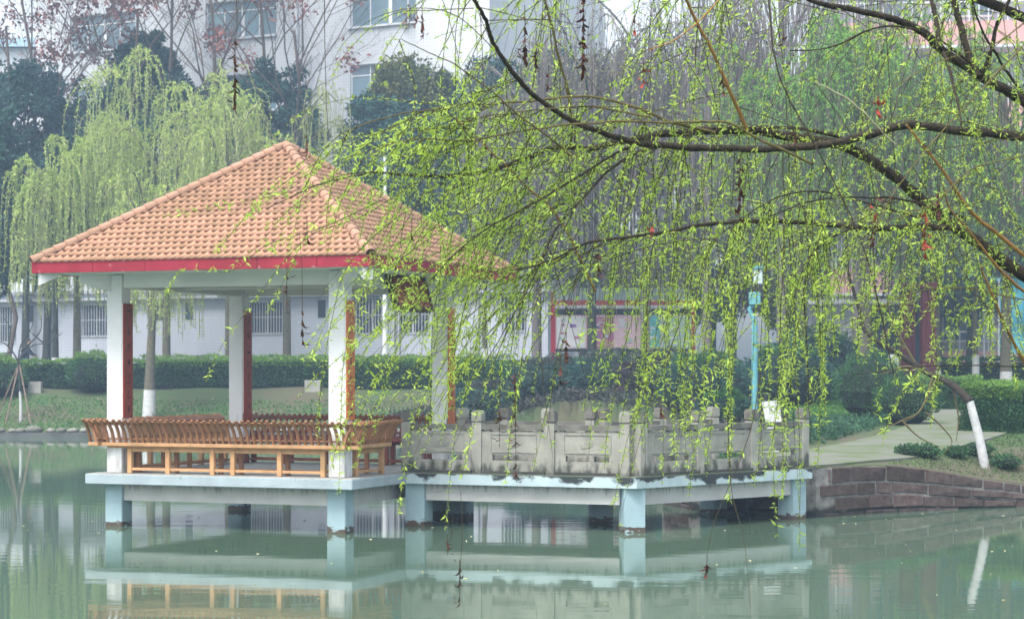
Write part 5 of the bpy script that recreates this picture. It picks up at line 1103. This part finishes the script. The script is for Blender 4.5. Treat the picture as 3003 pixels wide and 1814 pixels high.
nE = len(EXP); kp_ = [i for i in range(len(STR)) if i < nE or not hides_lamp(STR[i][0])]; STR = [STR[i] for i in kp_]; SHOWN = [SHOWN[i] for i in kp_]
order = np.argsort(-np.array(SHOWN)); NI = 290
rest_t, rest_p, rest_d, rest_l = MB(), [], [], []
nleaf = 0
for rank, idx in enumerate(order):
    pts, den = STR[idx]; n_ = len(pts); seg = np.linalg.norm(np.diff(pts, axis=0), axis=1); tot_ = seg.sum(); cum = np.concatenate([[0], np.cumsum(seg)])
    nodes = np.arange(.02, tot_, .0225); nodes = nodes[RNG.random(len(nodes)) < min(1, den)]
    tgt = rest_t if rank >= NI else MB()
    tgt.tube(pts, np.linspace(.0022, .0007, n_), 4, cap=False)
    base = None
    if len(nodes):
        i0 = np.clip(np.searchsorted(cum, nodes) - 1, 0, n_ - 2); f_ = ((nodes - cum[i0]) / (seg[i0] + 1e-9))[:, None]; q = pts[i0] * (1 - f_) + pts[i0 + 1] * f_; tg = norm_rows(pts[i0 + 1] - pts[i0])
        vig = np.repeat(RNG.uniform(.35, 1.6, len(nodes)), 5)
        kk = 5; q = np.repeat(q, kk, 0); tg = np.repeat(tg, kk, 0); keep = RNG.random(len(q)) < .86; q, tg, vig = q[keep], tg[keep], vig[keep]
        d = tg * .4 + RNG.normal(size=q.shape) * .7; L_ = RNG.uniform(.011, .029, len(q)) * vig
        nleaf += len(q)
    if rank < NI:
        hasl = len(nodes) > 0
        if den < .1:
            tw = tgt.build('bare_twig', M_twig, wl)
        else: tw = tgt.build('hanging_twig', M_twig, wl)
        if hasl: MB().leaves(q, d, L_, L_ * .24).build('leaves', M_leaf, tw, kind='stuff')
    elif len(nodes): rest_p.append(q); rest_d.append(d); rest_l.append(L_)
rest_t.build('fine_twigs', M_twig, wl, kind='stuff')
rp = np.vstack(rest_p); rl_ = np.concatenate(rest_l); MB().leaves(rp, np.vstack(rest_d), rl_, rl_ * .24).build('foliage', M_leaf, wl, kind='stuff')
# withered curled leaves
def withered(px, py0, py1, Y, n_, m, wd=14, seed=0):
    rg = np.random.default_rng(seed + int(px)); mb = MB(); s = 1.21925 * Y / F
    top_ = W(px, py0, Y); bot = W(px + rg.uniform(-4, 4), py1, Y)
    mb.tube([top_ + [0, 0, .03], (top_ + bot) / 2, bot], [.0016, .0016, .001], 4)
    for k in range(n_):
        t = rg.random(); p = top_ * (1 - t) + bot * t; L_ = rg.uniform(18, 34) * s; a = rg.uniform(0, 6.28); cu = rg.uniform(.8, 2.2) * rg.choice([-1, 1]); mseg = 7; c = [p.copy()]; ang = rg.uniform(-.5, .5)
        for j in range(mseg):
            ang += cu / mseg * 1.3; c.append(c[-1] + np.array([math.sin(ang) * math.cos(a), math.sin(ang) * math.sin(a), -math.cos(ang)]) * L_ / mseg)
        c = np.array(c); wv = np.array([-math.sin(a), math.cos(a), .3]) * wd * .28 * s; ww = np.sin(np.linspace(.25, math.pi, len(c)))[:, None] * wv
        v = np.vstack([c - ww, c + ww]); i = np.arange(mseg); mb.add(v, np.stack([i, i + 1, i + 1 + len(c), i + len(c)], -1), 1)
    mb.build('withered_leaves', [M_twig, m], wl)
for i, (px, a_, b__, nn, m, w_) in enumerate(((565, 98, 262, 26, M_dead, 13), (737, 315, 368, 7, M_dead, 10), (1015, 30, 95, 8, M_dead, 14), (1003, 35, 55, 4, M_dead, 10), (1262, 30, 150, 16, M_dead, 16), (1290, 90, 160, 8, M_dead, 14), (1404, -10, 175, 34, M_dead, 17), (1525, 30, 90, 6, M_deadred, 14), (1548, 160, 200, 5, M_deadred, 13),
                                    (1320, 175, 215, 4, M_dead, 10), (1780, 375, 520, 24, M_dead, 16), (1915, 310, 350, 6, M_dead, 14), (2112, 230, 280, 7, M_deadred, 18), (2225, 500, 610, 14, M_deadred, 18), (2097, 550, 585, 6, M_dead, 14), (2108, 470, 530, 7, M_deadred, 12), (1738, 180, 225, 6, M_dead, 12),
                                    (727, 712, 828, 14, M_dead, 11), (690, 655, 745, 8, M_dead, 9), (738, 535, 585, 6, M_dead, 9), (991, 535, 580, 5, M_dead, 8), (1440, 605, 665, 9, M_dead, 14), (1362, 815, 880, 9, M_dead, 16), (1348, 870, 930, 7, M_dead, 12), (1238, 890, 1160, 26, M_dead, 11), (1202, 950, 1075, 12, M_dead, 10),
                                    (1076, 1300, 1335, 4, M_dead, 13), (1106, 1362, 1450, 12, M_dead, 12), (1701, 1350, 1392, 7, M_dead, 13), (2255, 450, 520, 8, M_dead, 16), (1590, 970, 1010, 5, M_dead, 10), (2140, 470, 500, 5, M_dead, 12), (1568, 540, 560, 4, M_deadred, 12), (1885, 80, 110, 4, M_dead, 10))):
    withered(px, a_, b__, 8.3 + .02 * (i % 20), nn, m, w_, i)
# thin twigs that carry the lowest withered clusters
for q in ([(1108, 1180), (1112, 1280), (1107, 1365)], [(1090, 1240), (1085, 1290), (1076, 1305)], [(720, 560), (726, 640), (727, 715)], [(700, 640), (690, 660)]):
    MB().tube(spline([W(a_, b__, 8.4) for a_, b__ in q], 5), .0011, 4).build('bare_twig', M_twig, wl)
rg = np.random.default_rng(77); nf = 150; px_ = rg.uniform(-9, 9, nf); py_ = rg.uniform(19, 34, nf)
MB().leaves(np.stack([px_, py_, np.full(nf, .004)], -1), np.stack([rg.normal(size=nf), rg.normal(size=nf), np.zeros(nf)], -1), rg.uniform(.02, .06, nf), .018, fold=0).build('floating_leaves', mat('pale_floating_leaf', (.35, .34, .2), .8, .3, 3, isl=.4), kind='stuff', label='small pale leaves floating on the lake', category='leaves')
# ================================================================ HAZE
HAZE = .0018
if HAZE:
    hm = bpy.data.materials.new('pale_haze'); hm.use_nodes = True; n = hm.node_tree
    for nd in list(n.nodes):
        if nd.type == 'BSDF_PRINCIPLED': n.nodes.remove(nd)
    pv = n.nodes.new('ShaderNodeVolumePrincipled'); pv.inputs['Density'].default_value = HAZE; pv.inputs['Color'].default_value = (.55, .76, 1, 1); pv.inputs['Anisotropy'].default_value = .2
    n.links.new(pv.outputs[0], n.nodes['Material Output'].inputs['Volume'])
    MB().box(-110, 110, -65, 270, -2.2, 29).build('haze', hm, kind='stuff', label='pale haze hanging over the lake and the trees')
print('strands', len(STR), 'leaves', nleaf, 'objects', len(SC.objects), 'faces', sum(len(o.data.polygons) for o in SC.objects if o.type == 'MESH'))
